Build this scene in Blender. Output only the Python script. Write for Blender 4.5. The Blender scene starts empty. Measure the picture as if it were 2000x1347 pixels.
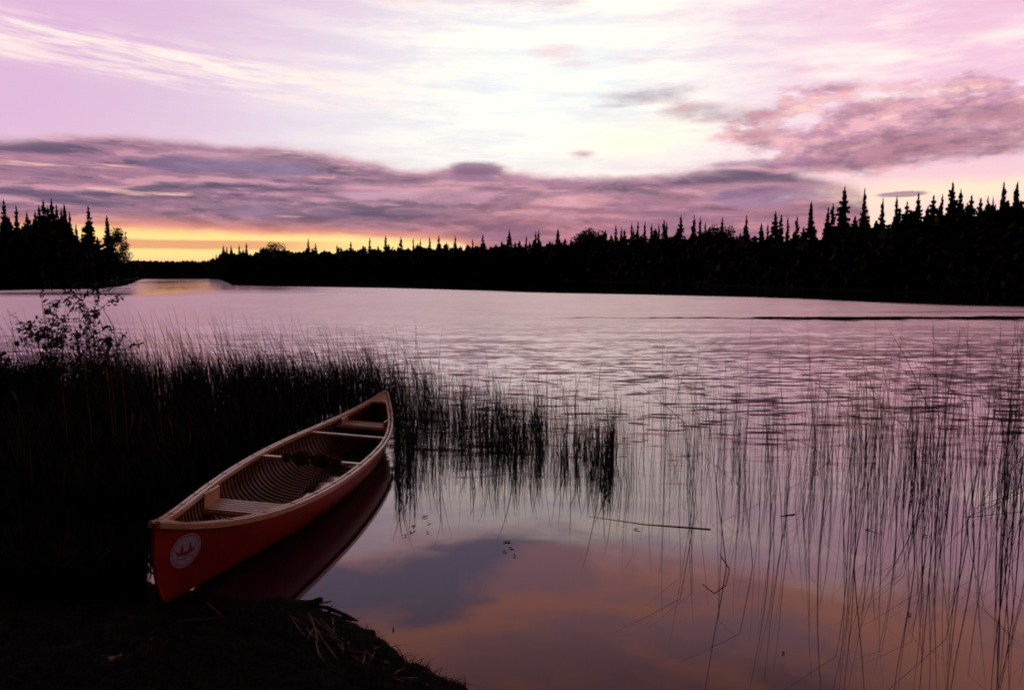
import bpy, math, random
import numpy as np
from mathutils import Matrix, Vector
R = math.radians
rng = np.random.default_rng(7); random.seed(7)
sc = bpy.context.scene
C = sc.collection

# ------------------------------------------------------------ camera, world, exposure
F, H = 1446.5, 1.8745                       # focal length in photo pixels (2000 wide), eye height
HOR, CX, CY = 532.0, 1000.0, 673.5
PT = math.atan((CY - HOR) / F)              # downward pitch
cam = bpy.data.cameras.new('camera'); camo = bpy.data.objects.new('camera', cam); C.objects.link(camo)
cam.sensor_width = 36; cam.lens = 36 * F / 2000; cam.clip_start = .05; cam.clip_end = 9000
camo.location = (0, 0, H); camo.rotation_euler = (math.pi / 2 - PT, 0, 0)
cam.dof.use_dof = True; cam.dof.focus_distance = 9.0; cam.dof.aperture_fstop = 4.0
sc.camera = camo
sc.view_settings.view_transform = 'Standard'; sc.view_settings.look = 'None'
sc.view_settings.exposure = 0; sc.view_settings.gamma = 1
sc.render.engine = 'CYCLES'
sc.cycles.filter_width = 1.9
sc.cycles.max_bounces = 6; sc.cycles.glossy_bounces = 4; sc.cycles.diffuse_bounces = 2

def deg(px, py):
    """photo pixel -> (azimuth, elevation) of its direction in degrees"""
    x = (px - CX) / F; z = (CY - py) / F
    y2 = math.cos(PT) + z * math.sin(PT); z2 = -math.sin(PT) + z * math.cos(PT)
    return math.degrees(math.atan2(x, y2)), math.degrees(math.atan2(z2, math.hypot(x, y2)))
def at(px, py, Y):
    x = (px - CX) / F; z = (CY - py) / F
    y2 = math.cos(PT) + z * math.sin(PT); z2 = -math.sin(PT) + z * math.cos(PT)
    return Vector((x / y2 * Y, Y, H + z2 / y2 * Y))
def dist(py):                               # forward distance of a point on the water
    return H / math.tan(math.atan((py - CY) / F) + PT)

class V:                                    # tiny maths on node sockets
    t = None
    def __init__(s, k): s.k = k
    @staticmethod
    def m(op, *a, clamp=False):
        n = V.t.nodes.new('ShaderNodeMath'); n.operation = op; n.use_clamp = clamp
        for i, x in enumerate(a):
            if isinstance(x, V): V.t.links.new(x.k, n.inputs[i])
            else: n.inputs[i].default_value = float(x)
        return V(n.outputs[0])
    def __add__(s, o): return V.m('ADD', s, o)
    __radd__ = __add__
    def __sub__(s, o): return V.m('SUBTRACT', s, o)
    def __rsub__(s, o): return V.m('SUBTRACT', o, s)
    def __mul__(s, o): return V.m('MULTIPLY', s, o)
    __rmul__ = __mul__
    def __truediv__(s, o): return V.m('DIVIDE', s, o)
    def c(s): return V.m('ADD', s, 0, clamp=True)
def ss(x, lo, hi):                          # smoothstep
    n = V.t.nodes.new('ShaderNodeMapRange'); n.interpolation_type = 'SMOOTHSTEP'
    V.t.links.new(x.k, n.inputs[0])
    n.inputs[1].default_value = lo; n.inputs[2].default_value = hi
    return V(n.outputs[0])
def vec(x, y, z=0.0):
    n = V.t.nodes.new('ShaderNodeCombineXYZ')
    for i, q in enumerate((x, y, z)):
        if isinstance(q, V): V.t.links.new(q.k, n.inputs[i])
        else: n.inputs[i].default_value = q
    return n.outputs[0]
def noise(v, scale=1, detail=4, rough=.55, dist_=0.0, color=False):
    n = V.t.nodes.new('ShaderNodeTexNoise'); V.t.links.new(v, n.inputs['Vector'])
    n.inputs['Scale'].default_value = scale; n.inputs['Detail'].default_value = detail
    n.inputs['Roughness'].default_value = rough; n.inputs['Distortion'].default_value = dist_
    return n.outputs['Color'] if color else V(n.outputs['Fac'])
def curve(x, pts, lo, hi, vmax):            # 1-D curve through (position, value) points
    n = V.t.nodes.new('ShaderNodeFloatCurve')
    V.t.links.new(((x - lo) / (hi - lo)).c().k, n.inputs['Value'])
    cv = n.mapping.curves[0]
    P = [((a - lo) / (hi - lo), b / vmax) for a, b in sorted(pts)]
    cv.points[0].location = P[0]; cv.points[1].location = P[-1]
    for p in P[1:-1]: cv.points.new(*p)
    for p in cv.points: p.handle_type = 'AUTO_CLAMPED'
    n.mapping.update()
    return V(n.outputs[0]) * vmax
def lin(rgb): return tuple((c / 255 / 12.92 if c <= 10 else ((c / 255 + .055) / 1.055) ** 2.4) for c in rgb)
def rgb(c, k=1.0):
    n = V.t.nodes.new('ShaderNodeRGB'); l = lin(c); n.outputs[0].default_value = (l[0] * k, l[1] * k, l[2] * k, 1); return n.outputs[0]
def mix(f, a, b, mode='MIX'):
    n = V.t.nodes.new('ShaderNodeMix'); n.data_type = 'RGBA'; n.blend_type = mode
    n.clamp_result = False
    if isinstance(f, V): V.t.links.new(f.k, n.inputs[0])
    else: n.inputs[0].default_value = f
    V.t.links.new(a, n.inputs[6]); V.t.links.new(b, n.inputs[7]); return n.outputs[2]
def scale(c, f):
    n = V.t.nodes.new('ShaderNodeVectorMath'); n.operation = 'SCALE'; V.t.links.new(c, n.inputs[0])
    if isinstance(f, V): V.t.links.new(f.k, n.inputs[3])
    else: n.inputs[3].default_value = f
    return n.outputs[0]

def build_sky():
    w = bpy.data.worlds.new('World'); sc.world = w; w.use_nodes = True
    nt = w.node_tree; nt.nodes.clear(); V.t = nt
    tc = nt.nodes.new('ShaderNodeTexCoord'); sp = nt.nodes.new('ShaderNodeSeparateXYZ')
    nt.links.new(tc.outputs['Generated'], sp.inputs[0])
    x, y, z = (V(sp.outputs[i]) for i in range(3))
    a = V.m('ARCTAN2', x, y) * 57.29578
    e = V.m('ARCSINE', z) * 57.29578
    # domain warp shared by the cloud edges
    wv = noise(vec(a * .09, e * .22), 1, 5, .6) - .5
    wf = noise(vec(a * .35, e * 1.0, 3.1), 1, 6, .6) - .5
    def A(p, q): return deg(p, q)
    def blob(px, py, rx, ry, k=1.6, soft=.9, tilt=0.0, fine=1.2):
        ca, ce = A(px, py); ra = rx / F * 57.3 * math.cos(R(ca)); re_ = ry / F * 57.3
        da = (a - ca); de = e - ce - da * tilt
        r = V.m('SQRT', (da / ra) * (da / ra) + (de / re_) * (de / re_))
        return ss(1.0 - r + wv * k + wf * fine, 0.0, soft)
    # clear sky: Nishita twilight under a dusk wash
    nis = nt.nodes.new('ShaderNodeTexSky'); nis.sky_type = 'NISHITA'; nis.sun_disc = False
    nis.sun_elevation = R(2); nis.sun_rotation = R(5); nis.altitude = 100; nis.dust_density = 2
    # brightness colours
    ga, ge = A(1080, 170)
    g = V.m('EXPONENT', ((a - ga) / 15) * ((a - ga) / 15) * -1 - ((e - ge) / 10) * ((e - ge) / 10))
    gl = V.m('EXPONENT', ((a + 9) / 14) * ((a + 9) / 14) * -1 - ((e - 9) / 8) * ((e - 9) / 8))
    base = mix(ss(a, -26, 26), rgb((216, 182, 222)), rgb((236, 196, 226)))
    base = mix((gl * .8).c(), base, rgb((228, 228, 242)))
    base = mix((g * 1.05).c(), base, rgb((234, 246, 252), 1.0))
    # horizon glow
    hz = V.m('EXPONENT', (e / 5.2) * (e / 5.2) * -1)
    base = mix((hz * 1.0).c(), base, rgb((255, 233, 190), 1.03))
    hz2 = V.m('EXPONENT', ((e - 2.0) / 1.9) * ((e - 2.0) / 1.9) * -1) * ss(a, -40, -30) * (1 - ss(a, -2, 8))
    base = mix((hz2 * 1.1).c(), base, mix(ss(V.m('ABSOLUTE', e - 1.9), .5, 1.7), rgb((255, 228, 150), 1.0), rgb((244, 176, 116), 1.0)))
    # high wispy streaks, upper left, running down to the right
    (a0, e0), (a1, e1) = A(0, 55), A(760, 175)
    sl = (e1 - e0) / (a1 - a0)
    d = e - e0 - (a - a0) * sl
    st = noise(vec((a + d * .6) * .16, d * 1.5, 7), 1, 6, .62)
    band = V.m('EXPONENT', (d / 1.1) * (d / 1.1) * -1) * (1 - ss(a, -14, -3)) * .95
    d2 = d + 1.35
    band2 = V.m('EXPONENT', (d2 / .45) * (d2 / .45) * -1) * .45 * (1 - ss(a, -14, -5))
    base = mix((ss(st, .36, .66) * (band + band2)).c(), base, rgb((255, 243, 236), 1.03))
    # thin bright veils round the bright centre and towards the upper right
    veil = noise(vec(a * .07 + e * .05, e * .42, 1.3), 1, 6, .6)
    base = mix((ss(veil, .47, .72) * ss(e, 8, 14) * ss(a, -8, 4) * .75).c(), base, rgb((255, 250, 240), 1.1))
    veil2 = noise(vec(a * .12 - e * .04, e * .6, 9.3), 1, 6, .6)
    base = mix((ss(veil2, .52, .72) * ss(e, 7, 11) * ss(a, 2, 14) * .5).c(), base, rgb((222, 176, 212)))
    vc = noise(vec(a * .11 + e * .06, e * .8, 41.0), 1, 6, .66)
    base = mix((ss(vc, .40, .62) * g * .95).c(), base, rgb((254, 255, 246), 1.05))
    base = mix((ss(1 - vc, .56, .70) * g * .30).c(), base, rgb((214, 212, 236)))
    base = mix((blob(1230, 275, 260, 70, 1.0, 1.2) * .75).c(), base, rgb((255, 250, 226), 1.1))
    base = mix((blob(1090, 100, 70, 22) * .4).c(), base, rgb((225, 170, 195)))
    base = mix((blob(1125, 125, 60, 10) * .3).c(), base, rgb((225, 180, 205)))
    # patchy mid-level clouds on the right
    pn = noise(vec(a * .20 + wv * .8, e * .62, 2.2), 1, 7, .62)
    pf = noise(vec(a * .5, e * 1.3, 5.2), 1, 5, .6)
    reg = blob(1740, 245, 560, 125, .9, .8, 0, .6)
    pn2 = noise(vec(a * .20 + wv * .8, (e - .5) * .62, 2.2), 1, 7, .62)
    prel = (pn - pn2) * 5
    m1 = ss(pn * .7 + pf * .35 + reg * .36, .70, .86) * ss(reg, 0.0, .5)
    patch = mix(ss(pf + prel * .12, .36, .62), rgb((176, 126, 158)), rgb((232, 180, 192)))
    base = mix((m1 * .85).c(), base, patch)
    base = mix((ss(prel, .35, 1.1) * ss(reg, .1, .7) * .6).c(), base, rgb((255, 222, 210)))
    dk = noise(vec(a * .26, e * .8, 8.8), 1, 6, .6)
    for p in ((1840, 278, 260, 36, 1.15), (1800, 300, 300, 26, .9), (1640, 285, 70, 20, .8), (1920, 222, 150, 28, .9), (1700, 212, 130, 24, .55), (1480, 262, 60, 14, .6),
              (1460, 225, 130, 20, .6), (1270, 186, 110, 22, .75), (1370, 215, 110, 20, .6), (1560, 330, 150, 12, .6), (1650, 168, 70, 12, .5), (1490, 282, 32, 9, .6), (1140, 302, 42, 13, .7), (1205, 207, 55, 6, .5)):
        k = p[4]
        base = mix((blob(p[0], p[1], p[2], p[3]) * (k * .85 + (dk - .5) * 1.6)).c(), base, mix(ss(dk, .4, .6), rgb((120, 94, 122)), rgb((184, 136, 156))))
    # the long stratus bank across the lower sky
    top = curve(a, [(A(px, py)[0], A(px, py)[1]) for px, py in ((-300, 262), (0, 262), (300, 264), (550, 280), (700, 302), (820, 322), (900, 318), (1000, 328), (1100, 338), (1220, 334), (1330, 322), (1460, 310), (1560, 332), (1640, 350), (1690, 366))]
                + [(A(1740, 460)[0], 0.3), (60, 0)], -60, 60, 20)
    bot = curve(a, [(A(px, py)[0], A(px, py)[1]) for px, py in ((-300, 452), (0, 450), (250, 450), (420, 458), (600, 462), (750, 468), (880, 480))] + [(A(1060, 500)[0], 0), (60, 0)], -60, 60, 20)
    mb = ss(top - e + wv * 1.5 + wf * .9, -.1, .75) * ss(e - bot + wv * .9 + wf * .6, -.1, .55)
    s1 = noise(vec(a * .095 + wf * .3, e * .62 + a * .01, 4.4), 1, 7, .64, .35)
    s1b = noise(vec(a * .095 + wf * .3, (e - .42) * .62 + a * .01, 4.4), 1, 7, .64, .35)
    relief = (s1 - s1b) * 5.5
    s2 = noise(vec(a * .16, e * .55, 14.4), 1, 6, .6, .4)
    bank = mix(ss(s1 + relief * .05, .36, .62), rgb((98, 86, 116)), rgb((160, 120, 148)))
    bank = mix(ss(relief, .12, .75) * .6, bank, rgb((216, 166, 182)))
    bank = mix(ss(relief * -1, .08, .7) * .6, bank, rgb((86, 74, 104)))
    pink = ss(a, -12, 2) * (1 - ss(e, 1.5, 7.5))
    bank = mix((pink * .72).c(), bank, mix(ss(s2 + relief * .06, .4, .6), rgb((156, 104, 138)), rgb((206, 132, 142))))
    bank = mix((ss(s2, .50, .68) * .45).c(), bank, rgb((186, 142, 172)))
    # sunlit slits in the bank, mostly on the left
    sl1 = noise(vec(a * .10, e * 1.35, 21.0), 1, 5, .55)
    bank = mix((ss(sl1, .62, .72) * (1 - ss(a, -22, 4)) * .9).c(), bank, rgb((250, 200, 190)))
    # rosy rim along the upper and lower edges
    rim = V.m('EXPONENT', ((top - e + wv * 1.5) / .55) * ((top - e + wv * 1.5) / .55) * -1)
    bank = mix((rim * .6).c(), bank, rgb((246, 200, 212)))
    rim2 = V.m('EXPONENT', ((e - bot + wv * .9) / .8) * ((e - bot + wv * .9) / .8) * -1) * (1 - ss(a, 0, 6))
    bank = mix((rim2 * .9).c(), bank, rgb((232, 150, 128)))
    # puffy heads
    for p in ((930, 333, 62, 22, (118, 90, 124)), (1120, 352, 90, 13, (150, 110, 142)), (730, 372, 110, 20, (172, 130, 158)), (880, 378, 110, 20, (160, 118, 146)), (1130, 388, 110, 15, (196, 142, 160)),
              (640, 412, 60, 12, (112, 88, 124)), (800, 412, 80, 9, (118, 92, 126)), (480, 405, 120, 15, (110, 88, 124)), (480, 320, 220, 20, (110, 94, 134)), (1480, 375, 170, 26, (120, 94, 134))):
        bank = mix((blob(p[0], p[1], p[2], p[3], 1.1, .6) * .26).c(), bank, rgb((224, 174, 188)))
        f = (blob(p[0] + 4, p[1] + p[3] * .38, p[2] * .93, p[3] * .9, 1.1, .5) * .8).c()
        bank = mix(f, bank, mix(ss(s2, .4, .6), rgb(p[4]), rgb(tuple(min(255, q + 26) for q in p[4]))))
    base = mix((mb * .97).c(), base, bank)
    base = mix((blob(930, 328, 75, 16, .8, .6) * .85).c(), base, rgb((134, 100, 134)))
    base = mix((blob(1860, 372, 330, 34, .6, 1.0) * .8).c(), base, rgb((255, 238, 208)))
    base = mix((blob(1765, 379, 62, 6, .5, .5) * .8).c(), base, rgb((150, 112, 146)))
    base = mix((blob(1500, 318, 200, 10, .9, .8) * .6).c(), base, rgb((150, 112, 150)))
    # the rose bar under the bank over the far shore
    bar = ss(1 - V.m('ABSOLUTE', e - A(340, 477)[1]) * 2.4 + wf * .5, 0, .5) * (1 - ss(a, -20, -10))
    base = mix((bar * .8).c(), base, rgb((222, 150, 118)))
    # higher cloud above the view (seen only mirrored in the calm water)
    h1 = noise(vec(a * .035 + e * .02, e * .105, 31.0), 1, 5, .55, .5)
    h2 = noise(vec(a * .075, e * .30 - a * .02, 35.0), 1, 6, .62, .3)
    eb = curve(a, [(-60, 23.5), (-12, 23.3), (-4, 22.6), (4, 20.2), (14, 18.9), (30, 17.6), (60, 17)], -60, 60, 40)
    ebw = curve(a, [(-60, 3.4), (-12, 3.2), (-2, 2.6), (6, 1.5), (30, 1.4), (60, 1.4)], -60, 60, 5)
    bb = ss(1 - V.m('ABSOLUTE', e - eb + (h2 - .5) * 7 + (h1 - .5) * 5) / ebw, 0, .8)
    warm = mix(ss(h2 * .7 + h1 * .4, .46, .64), rgb((238, 174, 158), 1.0), rgb((206, 168, 184), .95))
    up = mix((bb * .92).c(), warm, rgb((150, 152, 186), .88))
    upd = mix((ss(e + (h2 - .5) * 6, 26, 32) * (ss(a, -5, 22) * .4 + .6)).c(), up, mix(ss(a, 4, 24), rgb((196, 150, 154), .92), rgb((128, 96, 130), .85)))
    lowr = mix(ss(h2 + (h1 - .5) * .3, .44, .54), rgb((186, 162, 212)), rgb((255, 200, 196), 1.1))
    up2 = mix(ss(e + (h2 - .5) * 6 + (h1 - .5) * 5, 18.2, 21.0), lowr, upd)
    base = mix(ss(e + (h2 - .5) * 9 + (h1 - .5) * 6, 18.8, 22.5), base, up2)
    # light falls away from the sunset towards the zenith and behind the viewer
    fall = (1 - ss(e, 22, 34) * .22) * (1 - ss(e, 29, 55) * .78) * (1 - ss(V.m('ABSOLUTE', a), 46, 100) * .92)
    tn = nt.nodes.new('ShaderNodeRGB'); tn.outputs[0].default_value = (1.10, 1.03, .98, 1)
    base = mix(1.0, scale(base, fall), tn.outputs[0], 'MULTIPLY')
    bg1 = nt.nodes.new('ShaderNodeBackground'); nt.links.new(base, bg1.inputs[0]); bg1.inputs[1].default_value = 1.0
    bg2 = nt.nodes.new('ShaderNodeBackground'); nt.links.new(nis.outputs[0], bg2.inputs[0]); bg2.inputs[1].default_value = .0008
    add = nt.nodes.new('ShaderNodeAddShader'); out = nt.nodes.new('ShaderNodeOutputWorld')
    nt.links.new(bg1.outputs[0], add.inputs[0]); nt.links.new(bg2.outputs[0], add.inputs[1]); nt.links.new(add.outputs[0], out.inputs[0])
    w.cycles.sampling_method = 'MANUAL'; w.cycles.sample_map_resolution = 512
build_sky()

# ------------------------------------------------------------ materials
def mat(name, col, rough=.6, col2=None, sc_=8, spec=.5, coat=0, bump=0, stretch=(1, 1, 1), thr=(.4, .6), coord='Object', trans=0):
    m = bpy.data.materials.new(name); m.use_nodes = True; nt = m.node_tree; V.t = nt
    b = nt.nodes['Principled BSDF']
    b.inputs['Roughness'].default_value = rough; b.inputs['Specular IOR Level'].default_value = spec
    b.inputs['Coat Weight'].default_value = coat; b.inputs['Coat Roughness'].default_value = .18
    b.inputs['Base Color'].default_value = (*col, 1)
    if col2 or bump:
        tc = nt.nodes.new('ShaderNodeTexCoord'); mp = nt.nodes.new('ShaderNodeMapping'); mp.inputs['Scale'].default_value = stretch
        nt.links.new(tc.outputs[coord], mp.inputs[0])
        n = noise(mp.outputs[0], sc_, 6, .6)
        if col2:
            c1 = nt.nodes.new('ShaderNodeRGB'); c1.outputs[0].default_value = (*col, 1)
            c2 = nt.nodes.new('ShaderNodeRGB'); c2.outputs[0].default_value = (*col2, 1)
            nt.links.new(mix(ss(n, *thr), c1.outputs[0], c2.outputs[0]), b.inputs['Base Color'])
        if bump:
            bp = nt.nodes.new('ShaderNodeBump'); bp.inputs['Strength'].default_value = 1; bp.inputs['Distance'].default_value = bump
            nt.links.new(n.k, bp.inputs['Height']); nt.links.new(bp.outputs[0], b.inputs['Normal'])
    return m
def attr_mat(name, c1, c2, rough=.7, spec=.3):
    m = bpy.data.materials.new(name); m.use_nodes = True; nt = m.node_tree; V.t = nt
    b = nt.nodes['Principled BSDF']; b.inputs['Roughness'].default_value = rough; b.inputs['Specular IOR Level'].default_value = spec
    at_ = nt.nodes.new('ShaderNodeAttribute'); at_.attribute_name = 'tone'
    r1 = nt.nodes.new('ShaderNodeRGB'); r1.outputs[0].default_value = (*c1, 1)
    r2 = nt.nodes.new('ShaderNodeRGB'); r2.outputs[0].default_value = (*c2, 1)
    nt.links.new(mix(V(at_.outputs['Fac']), r1.outputs[0], r2.outputs[0]), b.inputs['Base Color'])
    return m
M = {}
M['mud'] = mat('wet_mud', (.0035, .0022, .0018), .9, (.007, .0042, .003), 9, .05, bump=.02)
M['spruce'] = mat('spruce_needles', (.012, .016, .010), .9, (.020, .022, .013), 3, .1)
M['leaf'] = mat('dark_leaves', (.014, .015, .008), .8, (.03, .022, .012), 3, .15)
M['bark'] = mat('bark', (.03, .022, .017), .9, (.05, .036, .028), 12, .1)
M['wood'] = mat('varnished_ash', (.80, .40, .16), .34, (.52, .22, .09), 14, .5, .35, stretch=(6, .5, 6), thr=(.3, .75))
M['seatwood'] = mat('seat_slat_ash', (.80, .56, .44), .4, (.62, .38, .28), 10, .5, .15, stretch=(.5, 8, 6), thr=(.3, .75))
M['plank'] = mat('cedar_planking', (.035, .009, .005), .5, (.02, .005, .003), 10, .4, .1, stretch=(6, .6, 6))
M['rib'] = mat('cedar_ribs', (.25, .070, .016), .55, (.12, .032, .008), 16, .2, .0, stretch=(1, 1, 1))
M['canvas'] = mat('red_painted_canvas', (.44, .022, .002), .42, (.30, .013, .0012), 3, .25, 0, bump=.0008)
M['pale'] = mat('decal_pale', (.52, .42, .50), .45, (.36, .22, .27), 45, thr=(.52, .68))
M['crimson'] = mat('decal_red', (.33, .02, .05), .45)
M['violet'] = mat('decal_rim', (.36, .20, .34), .45)
M['pad'] = mat('dark_padding', (.12, .032, .018), .9, (.028, .010, .008), 22, .1, bump=.01)
M['cloth'] = mat('crumpled_cloth', (.12, .05, .06), .8, (.2, .1, .1), 12, .2, bump=.006)
M['iron'] = mat('dark_tacks', (.03, .02, .018), .5)
M['reed'] = attr_mat('reed_stalks', (.012, .015, .009), (.050, .036, .022), .6)
M['sedge'] = attr_mat('sedge_blades', (.006, .006, .004), (.12, .030, .016), .75, .15)
M['straw'] = attr_mat('dead_straw', (.20, .10, .09), (.40, .20, .17), .6)
M['litter'] = attr_mat('bank_litter', (.004, .0026, .002), (.035, .018, .013), .85, .15)
M['deadleaf'] = mat('fallen_leaf', (.38, .12, .05), .6, (.25, .07, .03), 30)

def water_mat():
    m = bpy.data.materials.new('lake_water'); m.use_nodes = True; nt = m.node_tree; V.t = nt
    nt.nodes.clear()
    geo = nt.nodes.new('ShaderNodeNewGeometry'); sp = nt.nodes.new('ShaderNodeSeparateXYZ'); nt.links.new(geo.outputs['Position'], sp.inputs[0])
    x, y = V(sp.outputs[0]), V(sp.outputs[1])
    az = V.m('ARCTAN2', x, y) * 57.29578
    big = noise(vec(x * .10, y * .22, 0), 1, 3, .5) - .5
    # wind strength over the lake
    on = ss(y + big * 4.0 - x * .03, 5.8, 9.2)
    gust = ss(noise(vec(x * .18, y * .8, 5), 1, 4, .6), .30, .60)
    # sheltered water along the far shores
    edge = curve(az, [(deg(px, 560)[0], dist(py)) for px, py in ((-400, 580), (0, 566), (200, 562), (262, 552), (300, 544), (415, 544), (450, 556), (650, 560), (800, 563), (1000, 569), (1200, 573), (1400, 578), (1600, 584), (1750, 590), (2000, 597), (2400, 606))], -50, 50, 150)
    shelter = ss(y / edge + (noise(vec(x * .03, y * .05, 2), 1, 3, .5) - .5) * .12, .93, 1.0)
    streak = ss(noise(vec(x * .01, y * .09, 12), 1, 3, .5), .54, .62) * ss(y, 45, 60) * .5
    # long slick of still water lying across the lake
    line = y - 30.6 - big * 3.0 - (noise(vec(x * .45, y * .3, 3), 1, 4, .6) - .5) * 2.4
    wid = curve(az, [(-50, .0), (-5, .15), (5, .35), (14, .75), (22, 1.5), (35, 2.0), (50, 2.2)], -50, 50, 4)
    slick = ss(1 - V.m('ABSOLUTE', line) / (wid * (noise(vec(x * .5, 0.0, 8), 1, 3, .6) * 1.4 + .35) + .01), 0, .8) * ss(az, -6, 8)
    slick2 = ss(1 - V.m('ABSOLUTE', y - 35.5 - big * 3) / .8, 0, .8) * ss(az, 18, 32) * .5
    # one darker calm pocket right of centre
    px_, py_ = at(1750, 820, 1).x, dist(835)
    pk = V.m('SQRT', ((x - px_ * py_) / 1.35) * ((x - px_ * py_) / 1.35) + ((y - py_) / 1.2) * ((y - py_) / 1.2))
    pocket = ss(1 - pk + big * 1.5, 0, .4)
    gap = ss(y, 55, 85) * ss(az, -28, -25) * (1 - ss(az, -18, -9))
    lstreak = ss(noise(vec(x * .02, y * .16, 22), 1, 3, .5), .46, .56) * ss(y, 52, 66) * (1 - ss(az, -25, -21))
    windy = (on * (1 - gap * .82) * (1 - lstreak * .85) * (1 - shelter) * (1 - slick) * (1 - slick2) * (1 - streak * .6) * (1 - pocket * .35)).c()
    n1 = noise(vec(x * 2.0 + big * 2, y * 6.2, 1), 1.0, 2, .5, .2, color=True)
    n2 = noise(vec(x * 4.5, y * 14.0, 4), 1.0, 3, .6, .2, color=True)
    n3 = noise(vec(x * .5, y * .8, 9), 1.0, 2, .5, 0, color=True)
    def slope(nc, k):
        s = nt.nodes.new('ShaderNodeVectorMath'); s.operation = 'SUBTRACT'; nt.links.new(nc, s.inputs[0]); s.inputs[1].default_value = (.5, .5, .5)
        return scale(s.outputs[0], k)
    nearw = 1 - ss(y, 8.5, 15)
    a1 = windy * gust * .24 + windy * .25 + windy * nearw * .18
    a2 = windy * .34
    def vadd(p, q, op='ADD'):
        s = nt.nodes.new('ShaderNodeVectorMath'); s.operation = op; nt.links.new(p, s.inputs[0])
        if isinstance(q, tuple): s.inputs[1].default_value = q
        else: nt.links.new(q, s.inputs[1])
        return s.outputs[0]
    n5 = noise(vec(x * .22, y * 1.0, 14), 1.0, 4, .6, .3, color=True)
    s = vadd(vadd(vadd(slope(n1, a1), slope(n5, windy * ss(y, 12, 22) * .36)), slope(n2, a2)), slope(n3, V.m('ADD', windy * .03, .012)))
    s = vadd(s, (.35, 1, 0), 'MULTIPLY')
    s = vadd(s, (0, 0, 1))
    nn = nt.nodes.new('ShaderNodeVectorMath'); nn.operation = 'NORMALIZE'; nt.links.new(s, nn.inputs[0])
    g = nt.nodes.new('ShaderNodeBsdfGlossy'); g.distribution = 'GGX'; nt.links.new(nn.outputs[0], g.inputs['Normal'])
    g.inputs['Color'].default_value = (1.0, .85, .87, 1)
    nt.links.new(V.m('SQRT', windy * .02 + .0003 + windy * ss(y, 12, 32) * .065).k, g.inputs['Roughness'])
    df = nt.nodes.new('ShaderNodeBsdfDiffuse'); df.inputs[0].default_value = (.014, .009, .026, 1)
    lw = nt.nodes.new('ShaderNodeLayerWeight'); lw.inputs['Blend'].default_value = .5; nt.links.new(nn.outputs[0], lw.inputs['Normal'])
    lw2 = nt.nodes.new('ShaderNodeLayerWeight'); lw2.inputs['Blend'].default_value = .5
    fr = V.m('POWER', (V(lw.outputs['Facing']) + V(lw2.outputs['Facing']) * 2) / 3, 3.35) * .95 + .03
    fr = fr + (1 - fr) * ss(V(lw2.outputs['Facing']), .80, .96) * .55
    mx = nt.nodes.new('ShaderNodeMixShader'); nt.links.new(fr.k, mx.inputs[0]); nt.links.new(df.outputs[0], mx.inputs[1]); nt.links.new(g.outputs[0], mx.inputs[2])
    o = nt.nodes.new('ShaderNodeOutputMaterial'); nt.links.new(mx.outputs[0], o.inputs[0])
    return m
M['water'] = water_mat()

# ------------------------------------------------------------ helpers
def mesh(name, v, f, m=None, smooth=False, tone=None):
    me = bpy.data.meshes.new(name); v = np.asarray(v, np.float32)
    if isinstance(f, np.ndarray):
        n, k = f.shape
        me.vertices.add(len(v)); me.vertices.foreach_set('co', v.ravel())
        me.loops.add(n * k); me.loops.foreach_set('vertex_index', f.ravel().astype(np.int32))
        me.polygons.add(n); me.polygons.foreach_set('loop_start', np.arange(0, n * k, k, dtype=np.int32))
        me.update(calc_edges=True)
    else:
        me.from_pydata([tuple(map(float, p)) for p in v], [], f)
    if tone is not None:
        at_ = me.attributes.new('tone', 'FLOAT', 'POINT'); at_.data.foreach_set('value', np.asarray(tone, np.float32))
    if smooth: me.polygons.foreach_set('use_smooth', [True] * len(me.polygons))
    for q in (m if isinstance(m, (list, tuple)) else [m] if m else []): me.materials.append(q)
    me.validate(); return me
def obj(name, me, parent=None):
    o = bpy.data.objects.new(name, me); C.objects.link(o)
    if parent: o.parent = parent
    return o
def tag(o, label=None, cat=None, group=None, kind=None):
    for k, x in (('label', label), ('category', cat), ('group', group), ('kind', kind)):
        if x: o[k] = x
    return o
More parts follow.
